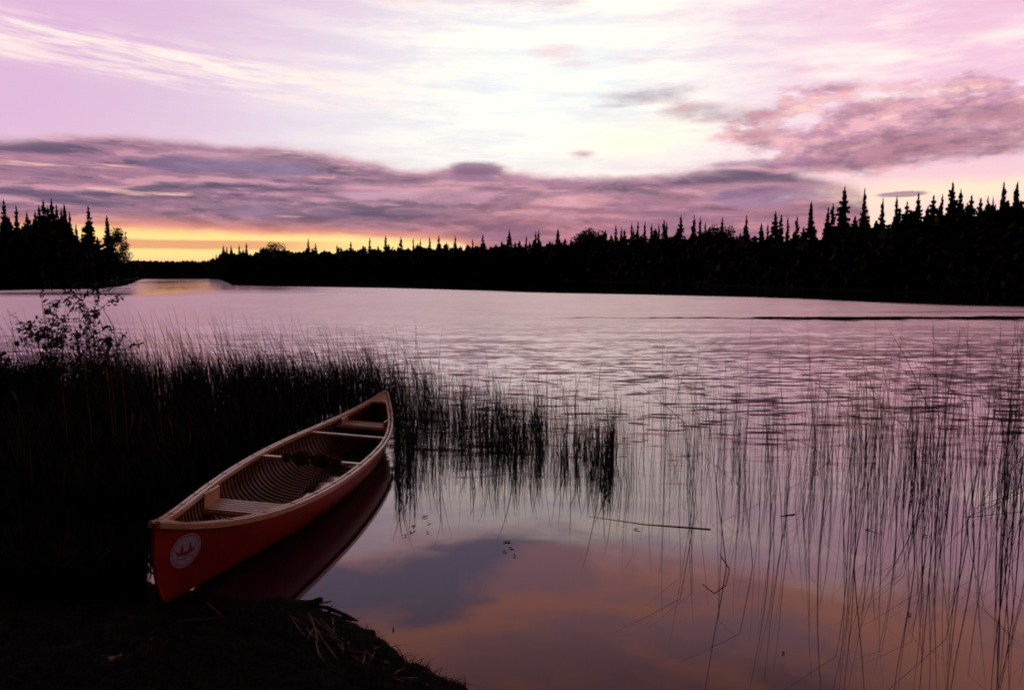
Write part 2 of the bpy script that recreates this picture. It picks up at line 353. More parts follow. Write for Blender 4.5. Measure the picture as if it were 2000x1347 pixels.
class B:                                    # collects pieces of ONE mesh
    def __init__(s): s.v = []; s.f = []
    def add(s, v, f):
        n = len(s.v); s.v += [tuple(p) for p in v]; s.f += [tuple(i + n for i in q) for q in f]
    def box(s, c, d, rot=None, bev=0.0):
        x, y, z = (q / 2 for q in d); b = min(bev, x * .9, y * .9, z * .9)
        if b <= 0:
            P = [Vector((i * x, j * y, k * z)) for i in (-1, 1) for j in (-1, 1) for k in (-1, 1)]
            Q = [(0, 1, 3, 2), (4, 6, 7, 5), (0, 4, 5, 1), (2, 3, 7, 6), (0, 2, 6, 4), (1, 5, 7, 3)]
        else:                               # octagon section swept along the longest side
            ax = max(range(3), key=lambda i: d[i]); u, w = [i for i in range(3) if i != ax]; hh = (x, y, z)
            P = []
            for sgn in (-1, 1):
                for (p, q) in ((1, 0), (1, 1), (0, 1), (0, 1), (-1, 1), (-1, 0)): pass
                for su, sw, k in ((1, -1, 0), (1, -1, 1), (1, 1, 1), (1, 1, 0), (-1, 1, 0), (-1, 1, 1), (-1, -1, 1), (-1, -1, 0)):
                    r = [0, 0, 0]; r[ax] = sgn * hh[ax]
                    r[u] = su * (hh[u] - (b if k == 0 else 0)); r[w] = sw * (hh[w] - (b if k == 1 else 0)); P.append(Vector(r))
            Q = [tuple(range(8)), tuple(range(15, 7, -1))] + [(i, (i + 1) % 8, 8 + (i + 1) % 8, 8 + i) for i in range(8)]
        if rot is not None: P = [rot @ p for p in P]
        s.add([p + Vector(c) for p in P], Q)
    def tube(s, pts, rad, n=6):
        pts = [Vector(p) for p in pts]; rr = rad if isinstance(rad, (list, tuple)) else [rad] * len(pts); P = []
        for i, p in enumerate(pts):
            t = (pts[min(i + 1, len(pts) - 1)] - pts[max(i - 1, 0)]).normalized()
            a = t.cross(Vector((.31, .17, .93))); a = a.normalized() if a.length > 1e-4 else Vector((1, 0, 0)); b = t.cross(a)
            P += [p + (a * math.cos(6.2832 * k / n) + b * math.sin(6.2832 * k / n)) * rr[i] for k in range(n)]
        Q = [(i * n + k, i * n + (k + 1) % n, (i + 1) * n + (k + 1) % n, (i + 1) * n + k) for i in range(len(pts) - 1) for k in range(n)]
        s.add(P, Q + [tuple(range(n))[::-1], tuple((len(pts) - 1) * n + k for k in range(n))])
    def sweep(s, path, prof):               # prof(i) -> list of offsets (Vectors)
        n = len(prof(0)); P = []
        for i, p in enumerate(path): P += [Vector(p) + o for o in prof(i)]
        Q = [(i * n + k, i * n + (k + 1) % n, (i + 1) * n + (k + 1) % n, (i + 1) * n + k) for i in range(len(path) - 1) for k in range(n)]
        s.add(P, Q + [tuple(range(n))[::-1], tuple((len(path) - 1) * n + k for k in range(n))])
    def build(s, name, m, parent=None, smooth=False):
        o = obj(name, mesh(name, s.v, s.f, m, smooth), parent)
        return o
def fixn(o):
    import bmesh
    bm = bmesh.new(); bm.from_mesh(o.data); bmesh.ops.recalc_face_normals(bm, faces=bm.faces); bm.to_mesh(o.data); bm.free()

# value noise for terrain
def vnoise(x, y, seed=0):
    xi = np.floor(x).astype(np.int64); yi = np.floor(y).astype(np.int64); fx = x - xi; fy = y - yi
    def h(i, j):
        n = (i * 374761393 + j * 668265263 + seed * 1442695041) & 0xffffffff
        n = ((n ^ (n >> 13)) * 1274126177) & 0xffffffff
        return ((n ^ (n >> 16)) & 0xffff) / 65535.0
    u = fx * fx * (3 - 2 * fx); w = fy * fy * (3 - 2 * fy)
    return (h(xi, yi) * (1 - u) + h(xi + 1, yi) * u) * (1 - w) + (h(xi, yi + 1) * (1 - u) + h(xi + 1, yi + 1) * u) * w - .5
def fbm(x, y, seed=0, o=4):
    return sum(vnoise(x * 2 ** i, y * 2 ** i, seed + i) / 2 ** i for i in range(o))

# ------------------------------------------------------------ the lie of the land
# shoreline seen in the photograph: pixel column -> pixel row of the waterline
SH = np.array([(-900, 561), (-300, 557), (0, 555), (190, 554), (235, 549.5), (262, 546), (272, 542), (300, 541.3), (412, 541.3), (422, 544.5), (650, 545), (1050, 546), (1200, 551), (1400, 558), (1600, 565), (1800, 572), (2000, 579), (2300, 590), (3000, 612)], float)
SA = np.array([math.degrees(math.atan((p - CX) / F)) for p in SH[:, 0]]); SD = np.array([dist(q) for q in SH[:, 1]])
ENV = np.array([(-900, 445), (0, 448), (30, 448), (50, 440), (68, 425), (120, 425), (140, 445), (155, 462), (185, 472), (215, 480), (235, 500), (262, 511), (300, 512), (415, 512), (425, 503), (440, 492), (500, 492), (520, 485), (560, 488), (650, 488), (690, 484), (1000, 475), (1120, 470), (1150, 455), (1300, 455), (1400, 448), (1450, 458), (1550, 456), (1600, 450), (1640, 424), (1700, 428), (1750, 416), (1850, 402), (1950, 404), (2050, 392), (3000, 380)], float)
def shore_d(azdeg): return np.interp(azdeg, SA, SD)
def env_py(px): return np.interp(px, ENV[:, 0], ENV[:, 1])
# near bank outline, in ground coordinates
def gp(px, py): p = at(px, py, dist(py)); return (p.x, p.y)
edge_pts = [gp(620, 1168), gp(655, 1190), gp(700, 1210), gp(735, 1235), gp(762, 1262), gp(800, 1288), gp(850, 1310), gp(905, 1347)]
bank_poly = [(-30, -20), (-30, 26), (-17, 20), (-9.5, 13.5), (-6.6, 10.2), (-4.6, 8.2), (-3.9, 6.6), (-3.2, 5.2), (-2.6, 4.45), (-2.0, 4.25), (-1.5, 4.12)] + edge_pts + [(.3, 2.7), (1.2, 1.9), (3, 1.0), (7, -1), (30, -6), (30, -20)]
bank_poly = np.array(bank_poly)
def sdist(x, y):
    """signed distance to the near bank outline, positive on land"""
    P = bank_poly; Q = np.roll(P, -1, 0); best = np.full(x.shape, 1e9); inside = np.zeros(x.shape, bool)
    for (ax, ay), (bx, by) in zip(P, Q):
        dx, dy = bx - ax, by - ay; t = np.clip(((x - ax) * dx + (y - ay) * dy) / (dx * dx + dy * dy), 0, 1)
        best = np.minimum(best, np.hypot(x - ax - t * dx, y - ay - t * dy))
        c = (ay > y) != (by > y)
        inside ^= c & (x < (bx - ax) * (y - ay) / ((by - ay) if by != ay else 1e-9) + ax)
    return np.where(inside, best, -best)
def ground_z(x, y):
    x = np.asarray(x, float); y = np.asarray(y, float)
    r = np.hypot(x, y)
    d = sdist(x, y) + fbm(x * 6, y * 6, 3) * .06 + fbm(x * 1.5, y * 1.5, 9) * .05 * (r > 6)
    near = np.where(d > 0, .16 * (1 - np.exp(-d / .45)) + .012 * np.minimum(d, 6), np.maximum(d * .28, -.75)) + fbm(x * 9, y * 9, 5) * .03 * np.clip(d * 5 + .6, 0, 1)
    az = np.degrees(np.arctan2(x, np.maximum(y, 1e-3)))
    sd = shore_d(az)
    px = CX + F * np.tan(np.radians(np.clip(az, -60, 60)))
    over = y - sd + fbm(x * .08, y * .08, 17) * 4
    frac = (HOR - env_py(px)) / F                      # tangent of the wood's elevation
    hill = np.where(over > 0, np.minimum(over * .10, .35) + np.clip((over - 7) / 30, 0, 1) ** 1.3 * frac * sd * .62, np.maximum(over * .06, -1.5))
    far = np.where(y > 25, hill, -1.5)
    return np.where(r < 34, np.maximum(near, -.75), np.maximum(np.where(y > 0, far, .5), np.where(d > 0, near, -3)))

def build_ground():
    az = np.concatenate([np.arange(-180, -42, 3.0), np.arange(-42, 42, .22), np.arange(42, 180.1, 3.0)])
    rr = np.concatenate([np.linspace(.25, 2, 12)[:-1], np.arange(2, 5.5, .03), 5.5 * 1.03 ** np.arange(0, 192)]); rr = rr[rr < 1600]; rr = np.append(rr, 3500)
    A, Rr = np.meshgrid(np.radians(az), rr, indexing='ij')
    X = Rr * np.sin(A); Y = Rr * np.cos(A); Z = ground_z(X, Y)
    na, nr = A.shape
    i, j = np.meshgrid(np.arange(na - 1), np.arange(nr - 1), indexing='ij'); b = (i * nr + j).ravel()
    f = np.stack([b, b + nr, b + nr + 1, b + 1], 1)
    f = f[:, ::-1]
    v = np.stack([X, Y, Z], -1).reshape(-1, 3)
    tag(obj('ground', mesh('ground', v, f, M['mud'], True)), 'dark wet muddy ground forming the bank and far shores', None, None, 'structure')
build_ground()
o = obj('water', mesh('water', [(-3400, -3400, 0), (3400, -3400, 0), (3400, 3400, 0), (-3400, 3400, 0)], [(0, 1, 2, 3)], M['water']))
tag(o, 'lake surface, calm close by and rippled further out', None, None, 'structure')

# ------------------------------------------------------------ trees
def crown_spruce(seed, slim=1.0, ragged=.3, bare=.12):
    r = np.random.default_rng(seed); V_ = []; n = 0
    lv = 46
    gaps = r.random(lv) < .04
    side = r.random(8) * .5 + .75
    for l in range(lv):
        t = bare + (1 - bare) * (l / (lv - 1)) ** .92
        if gaps[l] and t < .93: continue
        rad = .17 * slim * ((1 - t) ** .88) * r.uniform(.62, 1.25) + .004
        for k in range(9 if t < .8 else 6):
            th = r.random() * 6.283; L = rad * r.uniform(1 - ragged * 1.6, 1.12) * side[int(th / 6.2832 * 8) % 8]
            m = 4 if t < .9 else 2
            for q in range(m):                          # needle sprays along the bough
                u0 = q / m; u1 = (q + 1.15) / m; wdt = (.018 + .014 * r.random()) * (1.15 - u0 * .7) * slim * min(1, .25 + 1.6 * (1 - t))
                dz = -.05 * slim * L / .1 * .25; up = .012
                d = np.array([math.cos(th), math.sin(th), 0]); s = np.array([-d[1], d[0], 0])
                z0 = t + dz * u0 + r.uniform(-.004, .004); z1 = t + dz * u1 + up * u1 * u1 * .6 + r.uniform(-.005, .005)
                p0 = d * L * u0; p1 = d * L * u1
                V_ += [(*(p0[:2] + s[:2] * wdt), z0 - .010), (*(p0[:2] - s[:2] * wdt), z0 - .012 * r.random()), (*(p1[:2] - s[:2] * wdt * .45), z1 - .010), (*(p1[:2] + s[:2] * wdt * .45), z1)]
                # hanging curtain
                V_ += [(*p0[:2], z0 + .006), (*p1[:2], z1 + .004), (*(p1[:2] * .97), z1 - .016 - .012 * r.random()), (*p0[:2], z0 - .022)]
    V_ += [(-.003, 0, .97), (.003, 0, .97), (.0012, 0, 1.02), (-.0012, 0, 1.02)]
    V_ = np.array(V_); f = np.arange(len(V_)).reshape(-1, 4)
    return mesh('crown', V_, f, M['spruce'])
def trunk_mesh(h=.97, r=.013, lean=0, limbs=0, seed=0):
    b = B(); n = 7; rr = random.Random(seed)
    b.tube([(lean * (i / n) ** 2 + .004 * math.sin(i * 2), .003 * math.cos(i), h * i / n) for i in range(n + 1)], [r * (1 - .93 * i / n) for i in range(n + 1)], 6)
    for k in range(limbs):
        z = rr.uniform(.25, .75) * h; th = rr.uniform(0, 6.28); L = rr.uniform(.12, .26)
        b.tube([(0, 0, z), (math.cos(th) * L * .5, math.sin(th) * L * .5, z + L * .45), (math.cos(th) * L, math.sin(th) * L, z + L)], [r * .5, r * .3, r * .1], 5)
    return mesh('trunk', b.v, b.f, M['bark'], True)
def crown_leafy(seed, wide=.28, n=2600, low=.25):
    r = np.random.default_rng(seed); lobes = []
    for k in range(11):
        th = r.random() * 6.28; q = r.random() ** .5 * wide * .75; z = r.uniform(low + .12, .88)
        q *= 1 - .5 * max(0, z - .6) / .3
        lobes.append((math.cos(th) * q, math.sin(th) * q, z, r.uniform(.08, .15)))
    lobes.append((0, 0, .88, .11))
    i = r.integers(0, len(lobes), n); Lb = np.array(lobes)[i]
    d = r.normal(size=(n, 3)); d /= np.linalg.norm(d, axis=1)[:, None]
    c = Lb[:, :3] + d * (Lb[:, 3] * (r.random(n) ** .45) * 1.08)[:, None]
    s = .016 * r.uniform(.6, 1.4, n)[:, None]
    u = r.normal(size=(n, 3)); u /= np.linalg.norm(u, axis=1)[:, None]; w = np.cross(u, r.normal(size=(n, 3))); w /= np.linalg.norm(w, axis=1)[:, None]
    v = np.stack([c - u * s, c + w * s * .7, c + u * s, c - w * s * .7], 1).reshape(-1, 3)
    return mesh('crown', v, np.arange(len(v)).reshape(-1, 4), M['leaf'])

SPR = [(crown_spruce(1, .9, .3), trunk_mesh()), (crown_spruce(2, .72, .45, .2), trunk_mesh(r=.011)), (crown_spruce(3, 1.25, .3, .08), trunk_mesh(r=.015)),
       (crown_spruce(4, .58, .6, .3), trunk_mesh(r=.010)), (crown_spruce(5, 1.0, .5, .15), trunk_mesh()), (crown_spruce(6, .8, .25), trunk_mesh())]
LEA = [(crown_leafy(11), trunk_mesh(.8, .02, 0, 6, 1)), (crown_leafy(12, .34), trunk_mesh(.8, .02, .03, 7, 2)), (crown_leafy(13, .22, 2200, .15), trunk_mesh(.8, .018, .02, 6, 3))]
SPR_protos = {}
def tree(px, ytop, Y, kind, var, label, group=None, wide=1.0, lean=0.0):
    p = at(px, ytop, Y); gz = float(ground_z(p.x, p.y)) - .15; gz = max(gz, -.2)
    h = p.z - gz
    if h < .8: return
    cr, tr = (SPR if kind == 's' else LEA)[var]
    name = 'spruce_tree' if kind == 's' else 'leafy_tree'
    root = obj(name, None); root.location = (p.x, p.y, gz); root.rotation_euler = (lean * .3, lean, random.random() * 6.28)
    root.scale = (h * wide, h * wide, h)
    key = (kind, var)
    if key not in SPR_protos:
        c = obj('crown', cr, root); t = obj('trunk', tr, root); SPR_protos[key] = (c, t)
    else:
        for s in SPR_protos[key]:
            q = s.copy(); C.objects.link(q); q.parent = root
    tag(root, label, 'spruce' if kind == 's' else 'tree', group)

def Yat(px, back=4.0):
    a = math.degrees(math.atan((px - CX) / F)); d = float(shore_d(a)); return d + back * (1 + d / 120)
GR, GM, GL = 'spruces of the right-hand wood', 'spruces of the middle shore', 'spruces of the left point'
LR = 'dark narrow spruce, one of the crowded wood on the right-hand shore'
LM = 'small dark spruce, one of the low even treeline along the middle shore'
LL = 'black spruce crowded with others on the left-hand point'
named = {  # px: label
    1650: 'tall broad spruce rising highest where the right-hand wood steps up',
    1689: 'slim tall spruce with gaps in its crown, just right of the tall broad one',
    1585: 'lone pointed spruce standing clear left of the step in the right-hand wood',
    1861: 'tall ragged spruce highest above the middle of the right-hand wood',
    1961: 'tall thin spruce near the right edge of the photo, left of its twin',
    1988: 'tall thin spruce at the right edge of the photo, right of its twin',
    1794: 'thin spire spruce alone between rounder crowns in the right-hand wood',
    1458: 'single thin spruce spire between low humps at the start of the right-hand wood',
    1515: 'bushy spruce on the left slope of the right-hand wood, shorter than the pointed one',
    1090: 'solitary spruce spire just left of the round leafy hump on the middle shore',
    995: 'bushiest spruce standing up from the middle shore treeline',
    172: 'separate pointed spruce, second from the right tip of the left point',
    208: 'last tall spruce at the right tip of the left point',
    7: 'pointed spruce at the left edge of the photo',
    100: 'tallest spruce on the left point, in the middle of its thick cluster',
}
def T(px, py, v, grp, lab, w=1.0, back=4.0):
    tree(px, py, Yat(px, back), 's', v, named.get(px, lab), None if px in named else grp, w)
for px, py, v, w in ((1650, 367, 2, 1.0), (1689, 369, 1, 1.1), (1725, 388, 1, 1.2), (1752, 385, 3, 1), (1772, 395, 2, 1.1), (1794, 378, 1, 1.0), (1824, 383, 2, 1.2), (1841, 381, 3, 1), (1861, 358, 4, 1.2), (1877, 372, 2, .9),
                     (1898, 383, 2, 1.2), (1916, 388, 2, 1.1), (1930, 385, 3, 1), (1940, 386, 3, .9), (1961, 357, 1, 1.3), (1986, 362, 4, 1.1), (1988, 357, 1, 1.3), (1627, 399, 4, 1.2), (1618, 406, 0, 1.1), (1585, 395, 5, 1.15), (1557, 423, 4, 1.1), (1539, 425, 3, 1),
                     (1526, 420, 0, 1.1), (1515, 414, 2, 1.0), (1500, 437, 3, 1), (1487, 437, 5, 1.2), (1458, 421, 1, 1.2), (1411, 425, 5, 1.1), (1378, 435, 3, 1), (1368, 425, 1, 1.2), (1356, 421, 4, 1), (1330, 421, 2, .9), (1302, 435, 1, 1.2), (1297, 430, 4, 1.2),
                     (1287, 437, 3, 1), (1273, 438, 3, 1.2), (1260, 433, 1, 1.2), (1246, 433, 1, 1), (1234, 435, 3, 1), (1214, 444, 1, 1), (1203, 440, 0, 1), (2010, 366, 2, 1), (2030, 350, 4, 1.1), (2060, 360, 2, 1), (2090, 345, 0, 1.2)):
    T(px, py, v, GR, LR, w)
for px, py, v, w in ((1090, 447, 5, 1.3), (1052, 450, 3, 1.4), (1046, 452, 3, 1.2), (1028, 460, 3, 1), (995, 449, 2, 1.1), (943, 458, 0, 1.3), (923, 467, 3, 1.2), (889, 461, 1, 1.3), (857, 460, 0, 1.2), (839, 463, 3, 1.3), (821, 467, 3, 1.2), (807, 465, 1, 1), (783, 463, 4, 1.3),
                     (753, 460, 3, 1.4), (722, 465, 1, 1.3), (685, 472, 4, 1.5), (658, 478, 3, 1.2), (616, 475, 2, 1), (602, 466, 3, 1.3), (481, 475, 1, 1.5), (467, 479, 4, 1.5), (451, 480, 2, 1.1), (436, 480, 2, 1.2), (422, 496, 3, 1.5), (443, 483, 0, 1.5), (556, 482, 0, 1.4)):
    T(px, py, v, GM, LM, w)
for px, py, v, w in ((7, 392, 0, 1.1), (31, 403, 1, 1.1), (52, 415, 4, 1.1), (68, 413, 3, 1.2), (84, 392, 0, 1.2), (100, 390, 4, 1.2), (110, 401, 0, 1), (125, 400, 5, 1.1), (135, 415, 1, 1.1), (172, 404, 0, 1.2), (208, 422, 5, 1.1), (93, 404, 2, 1), (119, 408, 2, .9), (76, 402, 2, .9), (148, 440, 0, 1.1), (18, 425, 2, 1), (-20, 400, 0, 1), (-45, 395, 4, 1), (-70, 410, 2, 1), (160, 455, 2, 1), (190, 462, 2, 1)):
    T(px, py, v, GL, LL, w)
for px, py, v, w, lab in ((1150, 443, 0, 1.2, 'round leafy tree forming the hump in the middle of the long treeline'), (1172, 450, 1, 1.0, 'low leafy tree on the right shoulder of the hump in the long treeline'), (1134, 455, 2, 1.0, 'low leafy tree on the left flank of the hump in the long treeline'),
                          (532, 472, 1, 1.3, 'round leafy crown standing above the left end of the middle shore'), (1395, 437, 0, .8, 'bushy leafy crown just left of a pointed spruce at the start of the right-hand wood'),
                          (1426, 441, 1, .8, 'bushy leafy crown just right of a pointed spruce at the start of the right-hand wood'),
                          (226, 443, 2, 1.0, 'small branchy leafy tree leaning out at the right tip of the left point'), (240, 478, 1, .9, 'low leafy bushy tree sloping to the water at the tip of the left point')):
    tree(px, py, Yat(px, 3), 'l', v, lab, None, w, .0)
# the ranks standing between the spires
def ranks(lo, hi, n, grp, lab, jit, wm):
    for k in range(n):
        px = lo + (hi - lo) * (k + random.random()) / n
        py = float(env_py(px)) + random.uniform(-12, 14) * jit
        v = random.choice((0, 1, 2, 2, 4, 5))
        tree(px, py, Yat(px, random.uniform(2, 9)), 's', v, lab, grp, wm * random.uniform(.8, 1.5), random.gauss(0, .035))
ranks(1180, 2120, 92, GR, LR, .8, 1.5)
ranks(425, 1180, 66, GM, LM, .35, 2.3)
ranks(-90, 235, 30, GL, LL, 1.0, 1.3)

def scatter_leaves(name, pts, size, m, aspect=.7, seed=5):
    r = np.random.default_rng(seed); n = len(pts)
    u = r.normal(size=(n, 3)); u /= np.linalg.norm(u, axis=1)[:, None]; w = np.cross(u, r.normal(size=(n, 3))); w /= np.linalg.norm(w, axis=1)[:, None]
    s = np.asarray(size).reshape(-1, 1) * r.uniform(.6, 1.4, (n, 1))
    v = np.stack([pts - u * s, pts + w * s * aspect, pts + u * s, pts - w * s * aspect], 1).reshape(-1, 3)
    return mesh(name, v, np.arange(len(v)).reshape(-1, 4), m)
def wood_mass():
    n = 60000; px = rng.uniform(-300, 2500, n)
    az = np.degrees(np.arctan((px - CX) / F)); sd = shore_d(az)
    farm = (px > 262) & (px < 422)
    back = rng.uniform(.3, 9, n) * (1 + sd / 120); Y = sd + back
    frac = (HOR - env_py(px)) / F; hh = H + frac * Y
    lump = np.array(fbm(px * .06, back * .2, 44)) * .5
    top = hh * (np.where(farm, .93, .80) + lump * np.where(farm, .12, .5))
    z = rng.random(n) ** 1.1 * top
    X = (px - CX) / F * Y / (math.cos(PT)) 
    P = np.stack([X, Y, z], 1)
    size = (.20 + .0035 * sd)
    tag(obj('underwood', scatter_leaves('underwood', P, size, M['leaf'], .8)), 'dark tangled underwood filling the far shores beneath the trees', 'underwood', None, 'stuff')
wood_mass()

# ------------------------------------------------------------ canoe
cy_, cp, cr_ = .0769, -.0193, .0666
CL, CB, CP_, CA, CQ = 4.9, .9045, 2.2454, .218, 4.0188
def place(l):
    x, y, z = l
    x, z = x * math.cos(cr_) + z * math.sin(cr_), -x * math.sin(cr_) + z * math.cos(cr_)
    y, z = y * math.cos(cp) - z * math.sin(cp), y * math.sin(cp) + z * math.cos(cp)
    return Vector((x * math.cos(cy_) + y * math.sin(cy_), -x * math.sin(cy_) + y * math.cos(cy_), z))
rotm = Matrix([place((1, 0, 0)), place((0, 1, 0)), place((0, 0, 1))]).transposed()
def hb(s): return CB / 2 * max(0, 1 - abs(s) ** CP_)
def sheer(s): return .33 + CA * abs(s) ** CQ
def rock(s): return .05 * max(0, abs(s) - .55) ** 2 / .2
def sect(s, ph, off=0.0):
    """point of the hull skin at station s, girth angle ph 0..pi/2, half side +x; off = inward offset"""
    n = 2.7 - 1.35 * abs(s) ** 1.6
    x = math.sin(ph) ** (2 / n); h = 1 - max(0, math.cos(ph)) ** (2 / n)
    zb = rock(s); zt = sheer(s)
    w = max(hb(s) + .010, .010) - off
    z = zb + off + (zt - zb - off) * h
    hz = (z - zb) / (zt - zb)
    yy = s * CL / 2 * (1 - .055 * max(0, 1 - hz) ** 3.2) if abs(s) > 0 else 0
    k = max(0, abs(s) - .8) / .2
    yy = s * CL / 2 * (1 - .055 * k ** 1 * max(0, 1 - hz) ** 3.2)
    return Vector((max(w, .001) * x, yy, z))
def skin(name, m, off, s0, s1, ns, nph, parent, top=1.0):
    b = []; f = []
    for i in range(ns + 1):
        u = s0 + (s1 - s0) * i / ns
        for j in range(-nph, nph + 1):
            p = sect(u, abs(j) / nph * math.pi / 2, off)
            b.append((math.copysign(p.x, j) if j else 0, p.y, p.z))
    w = 2 * nph + 1
    for i in range(ns):
        for j in range(w - 1):
            q = i * w + j; f.append((q, q + 1, q + w + 1, q + w))
    o = obj(name, mesh(name, b, f, m, True), parent); return o
canoe = obj('canoe', None); canoe.location = (-1.7259, 6.2124, -.0262); canoe.rotation_euler = rotm.to_euler()
tag(canoe, 'red wood and canvas canoe with pale gunwales, its near end on the muddy bank', 'canoe')
hull = skin('hull', M['canvas'], 0, -1, 1, 120, 22, canoe)
# the stems' rounded outer bands
def stem(sg):
    b = B(); pts = [sect(sg * 1.0, j / 16 * math.pi / 2) for j in range(17)]
    path = [(0, p.y, p.z) for p in pts]
    b.tube(path, .011, 8); return b.build('stem_band', M['canvas'], canoe, True)
stem(-1); stem(1)
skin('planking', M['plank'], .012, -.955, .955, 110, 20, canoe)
for k in range(63):
    s = -.90 + 1.8 * k / 62; b = []; f = []
    hw = .0175 / (CL / 2)
    for j in range(-18, 19):
        ph = abs(j) / 18 * math.pi / 2 * .995
        for (ds, of) in ((-hw, .0125), (-hw * .8, .021), (hw * .8, .021), (hw, .0125)):
            p = sect(s + ds, ph, of); b.append((math.copysign(p.x, j) if j else 0, p.y, p.z))
    for j in range(36):
        for q in range(3): i = j * 4 + q; f.append((i, i + 1, i + 5, i + 4))
    obj('rib', mesh('rib', b, f, M['rib'], False), canoe)
def gunwale(side, name, inner):
    NS = 120; path = []; offs = []
    for i in range(NS + 1):
        s = -1 + 2 * i / NS if not inner else -.985 + 1.97 * i / NS
        x = side * (hb(s) + (.022 if not inner else -.012)); 
        if inner: x = side * max(.002, hb(s) - .012)
        path.append((x, s * CL / 2, sheer(s) + .002))
    b = B()
    w, hh = (.024, .040) if not inner else (.022, .034)
    r = .004
    def pr(i):
        # section across the rail: x outward, z up, corners eased
        t = [(-w / 2, -hh), (w / 2, -hh + (0 if inner else .006)), (w / 2, -r), (w / 2 - r, 0), (-w / 2 + r, 0), (-w / 2, -r)]
        dz = .006 + (0.0015 if inner else 0)
        return [Vector((side * a, 0, z + dz)) for a, z in t]
    b.sweep(path, pr); o = b.build(name, M['wood'], canoe); fixn(o); return o
for sd_ in (-1, 1):
    gunwale(sd_, 'outwale', False); iw = gunwale(sd_, 'inwale', True)
    t = B()
    for k in range(46):                    # the rib-end tack marks across the rail
        s = -.92 + 1.84 * k / 45
        if k % 3: continue
        t.box((sd_ * (hb(s) + .004), s * CL / 2, sheer(s) + .0105), (.036, .0045, .003))
    t.build('tack_row', M['iron'], iw)
def deck(sg):
    b = B(); n = 22; top = []; P = []
    s0 = .872
    for i in range(n + 1):
        s = s0 + (1.0 - s0) * i / n; w = max(.004, hb(s) - .002)
        z = sheer(s) + .010
        for j in range(-5, 6):
            u = j / 5
            y = s * CL / 2 + (1 - u * u) * .055 * (1 - i / n)         # hollow inner edge
            P.append((u * w, sg * y, z + .006 * (1 - u * u)))
    Q = [(i * 11 + j, i * 11 + j + 1, (i + 1) * 11 + j + 1, (i + 1) * 11 + j) for i in range(n) for j in range(10)]
    m = len(P); P2 = [(x, y, z - .022) for x, y, z in P]
    Q2 = [tuple(reversed([q + m for q in f])) for f in Q]
    E_ = [(j, j + m, j + 1 + m, j + 1) for j in range(10)]
    b.add(P + P2, Q + Q2 + E_); o = b.build('deck', M['wood'], canoe); fixn(o)
    if sg < 0: return
    c = B(); c.box((0, sg * (CL / 2 - .016), sheer(1) - .008), (.040, .036, .036), None, .008); c.build('stem_cap', M['wood'], o)
deck(-1); deck(1)
def cross(s, w, t, dz, name, m, waist=0.0):
    W = hb(s) - .024; b = B(); n = 24; path = [(-W + 2 * W * i / n, s * CL / 2, sheer(s) + dz) for i in range(n + 1)]
    def pr(i):
        u = abs(2 * i / n - 1); ww = w / 2 * (1 - waist * (1 - abs(2 * u - 1)))
        return [Vector((0, a, z)) for a, z in ((-ww, -t / 2 + .003), (-ww + .003, -t / 2), (ww - .003, -t / 2), (ww, -t / 2 + .003), (ww, t / 2 - .004), (ww - .004, t / 2), (-ww + .004, t / 2), (-ww, t / 2 - .004))]
    b.sweep(path, pr); o = b.build(name, m, canoe); fixn(o); return o
yoke = cross(-.0186, .055, .022, -.018, 'yoke', M['wood'], .2)
cross(.404, .045, .020, -.018, 'thwart', M['wood'])
def lump(c, r, seed, name, parent):
    import bmesh
    from mathutils import noise as mn
    bm = bmesh.new(); bmesh.ops.create_icosphere(bm, subdivisions=4, radius=1)
    for v in bm.verts:
        p = v.co.copy(); k = 1 + .16 * mn.noise(p * 2.2 + Vector((seed, 0, 0))) + .13 * mn.noise(p * 6 + Vector((0, seed, 0))) + .05 * mn.noise(p * 14)
        v.co = Vector((p.x * r[0] * k, p.y * r[1] * k, p.z * r[2] * k)) + Vector(c)
    me = bpy.data.meshes.new(name); bm.to_mesh(me); bm.free(); me.materials.append(M['pad'])
    for p in me.polygons: p.use_smooth = True
    return obj(name, me, parent)
ys = -.0186 * CL / 2; yz = sheer(.02) - .018
lump((-.088, ys, yz + .012), (.082, .062, .064), 3, 'yoke_pad', yoke); lump((.088, ys, yz + .006), (.085, .062, .062), 9, 'yoke_pad', yoke)
lump((-.212, ys, yz + .008), (.042, .045, .038), 5, 'pad_tie', yoke); lump((.22, ys, yz + .006), (.042, .045, .038), 7, 'pad_tie', yoke)
b = B(); b.tube([(-.21, ys, yz + .018), (0, ys + .01, yz + .030), (.21, ys, yz + .016)], .010, 6); b.build('pad_cord', M['pad'], yoke, True)
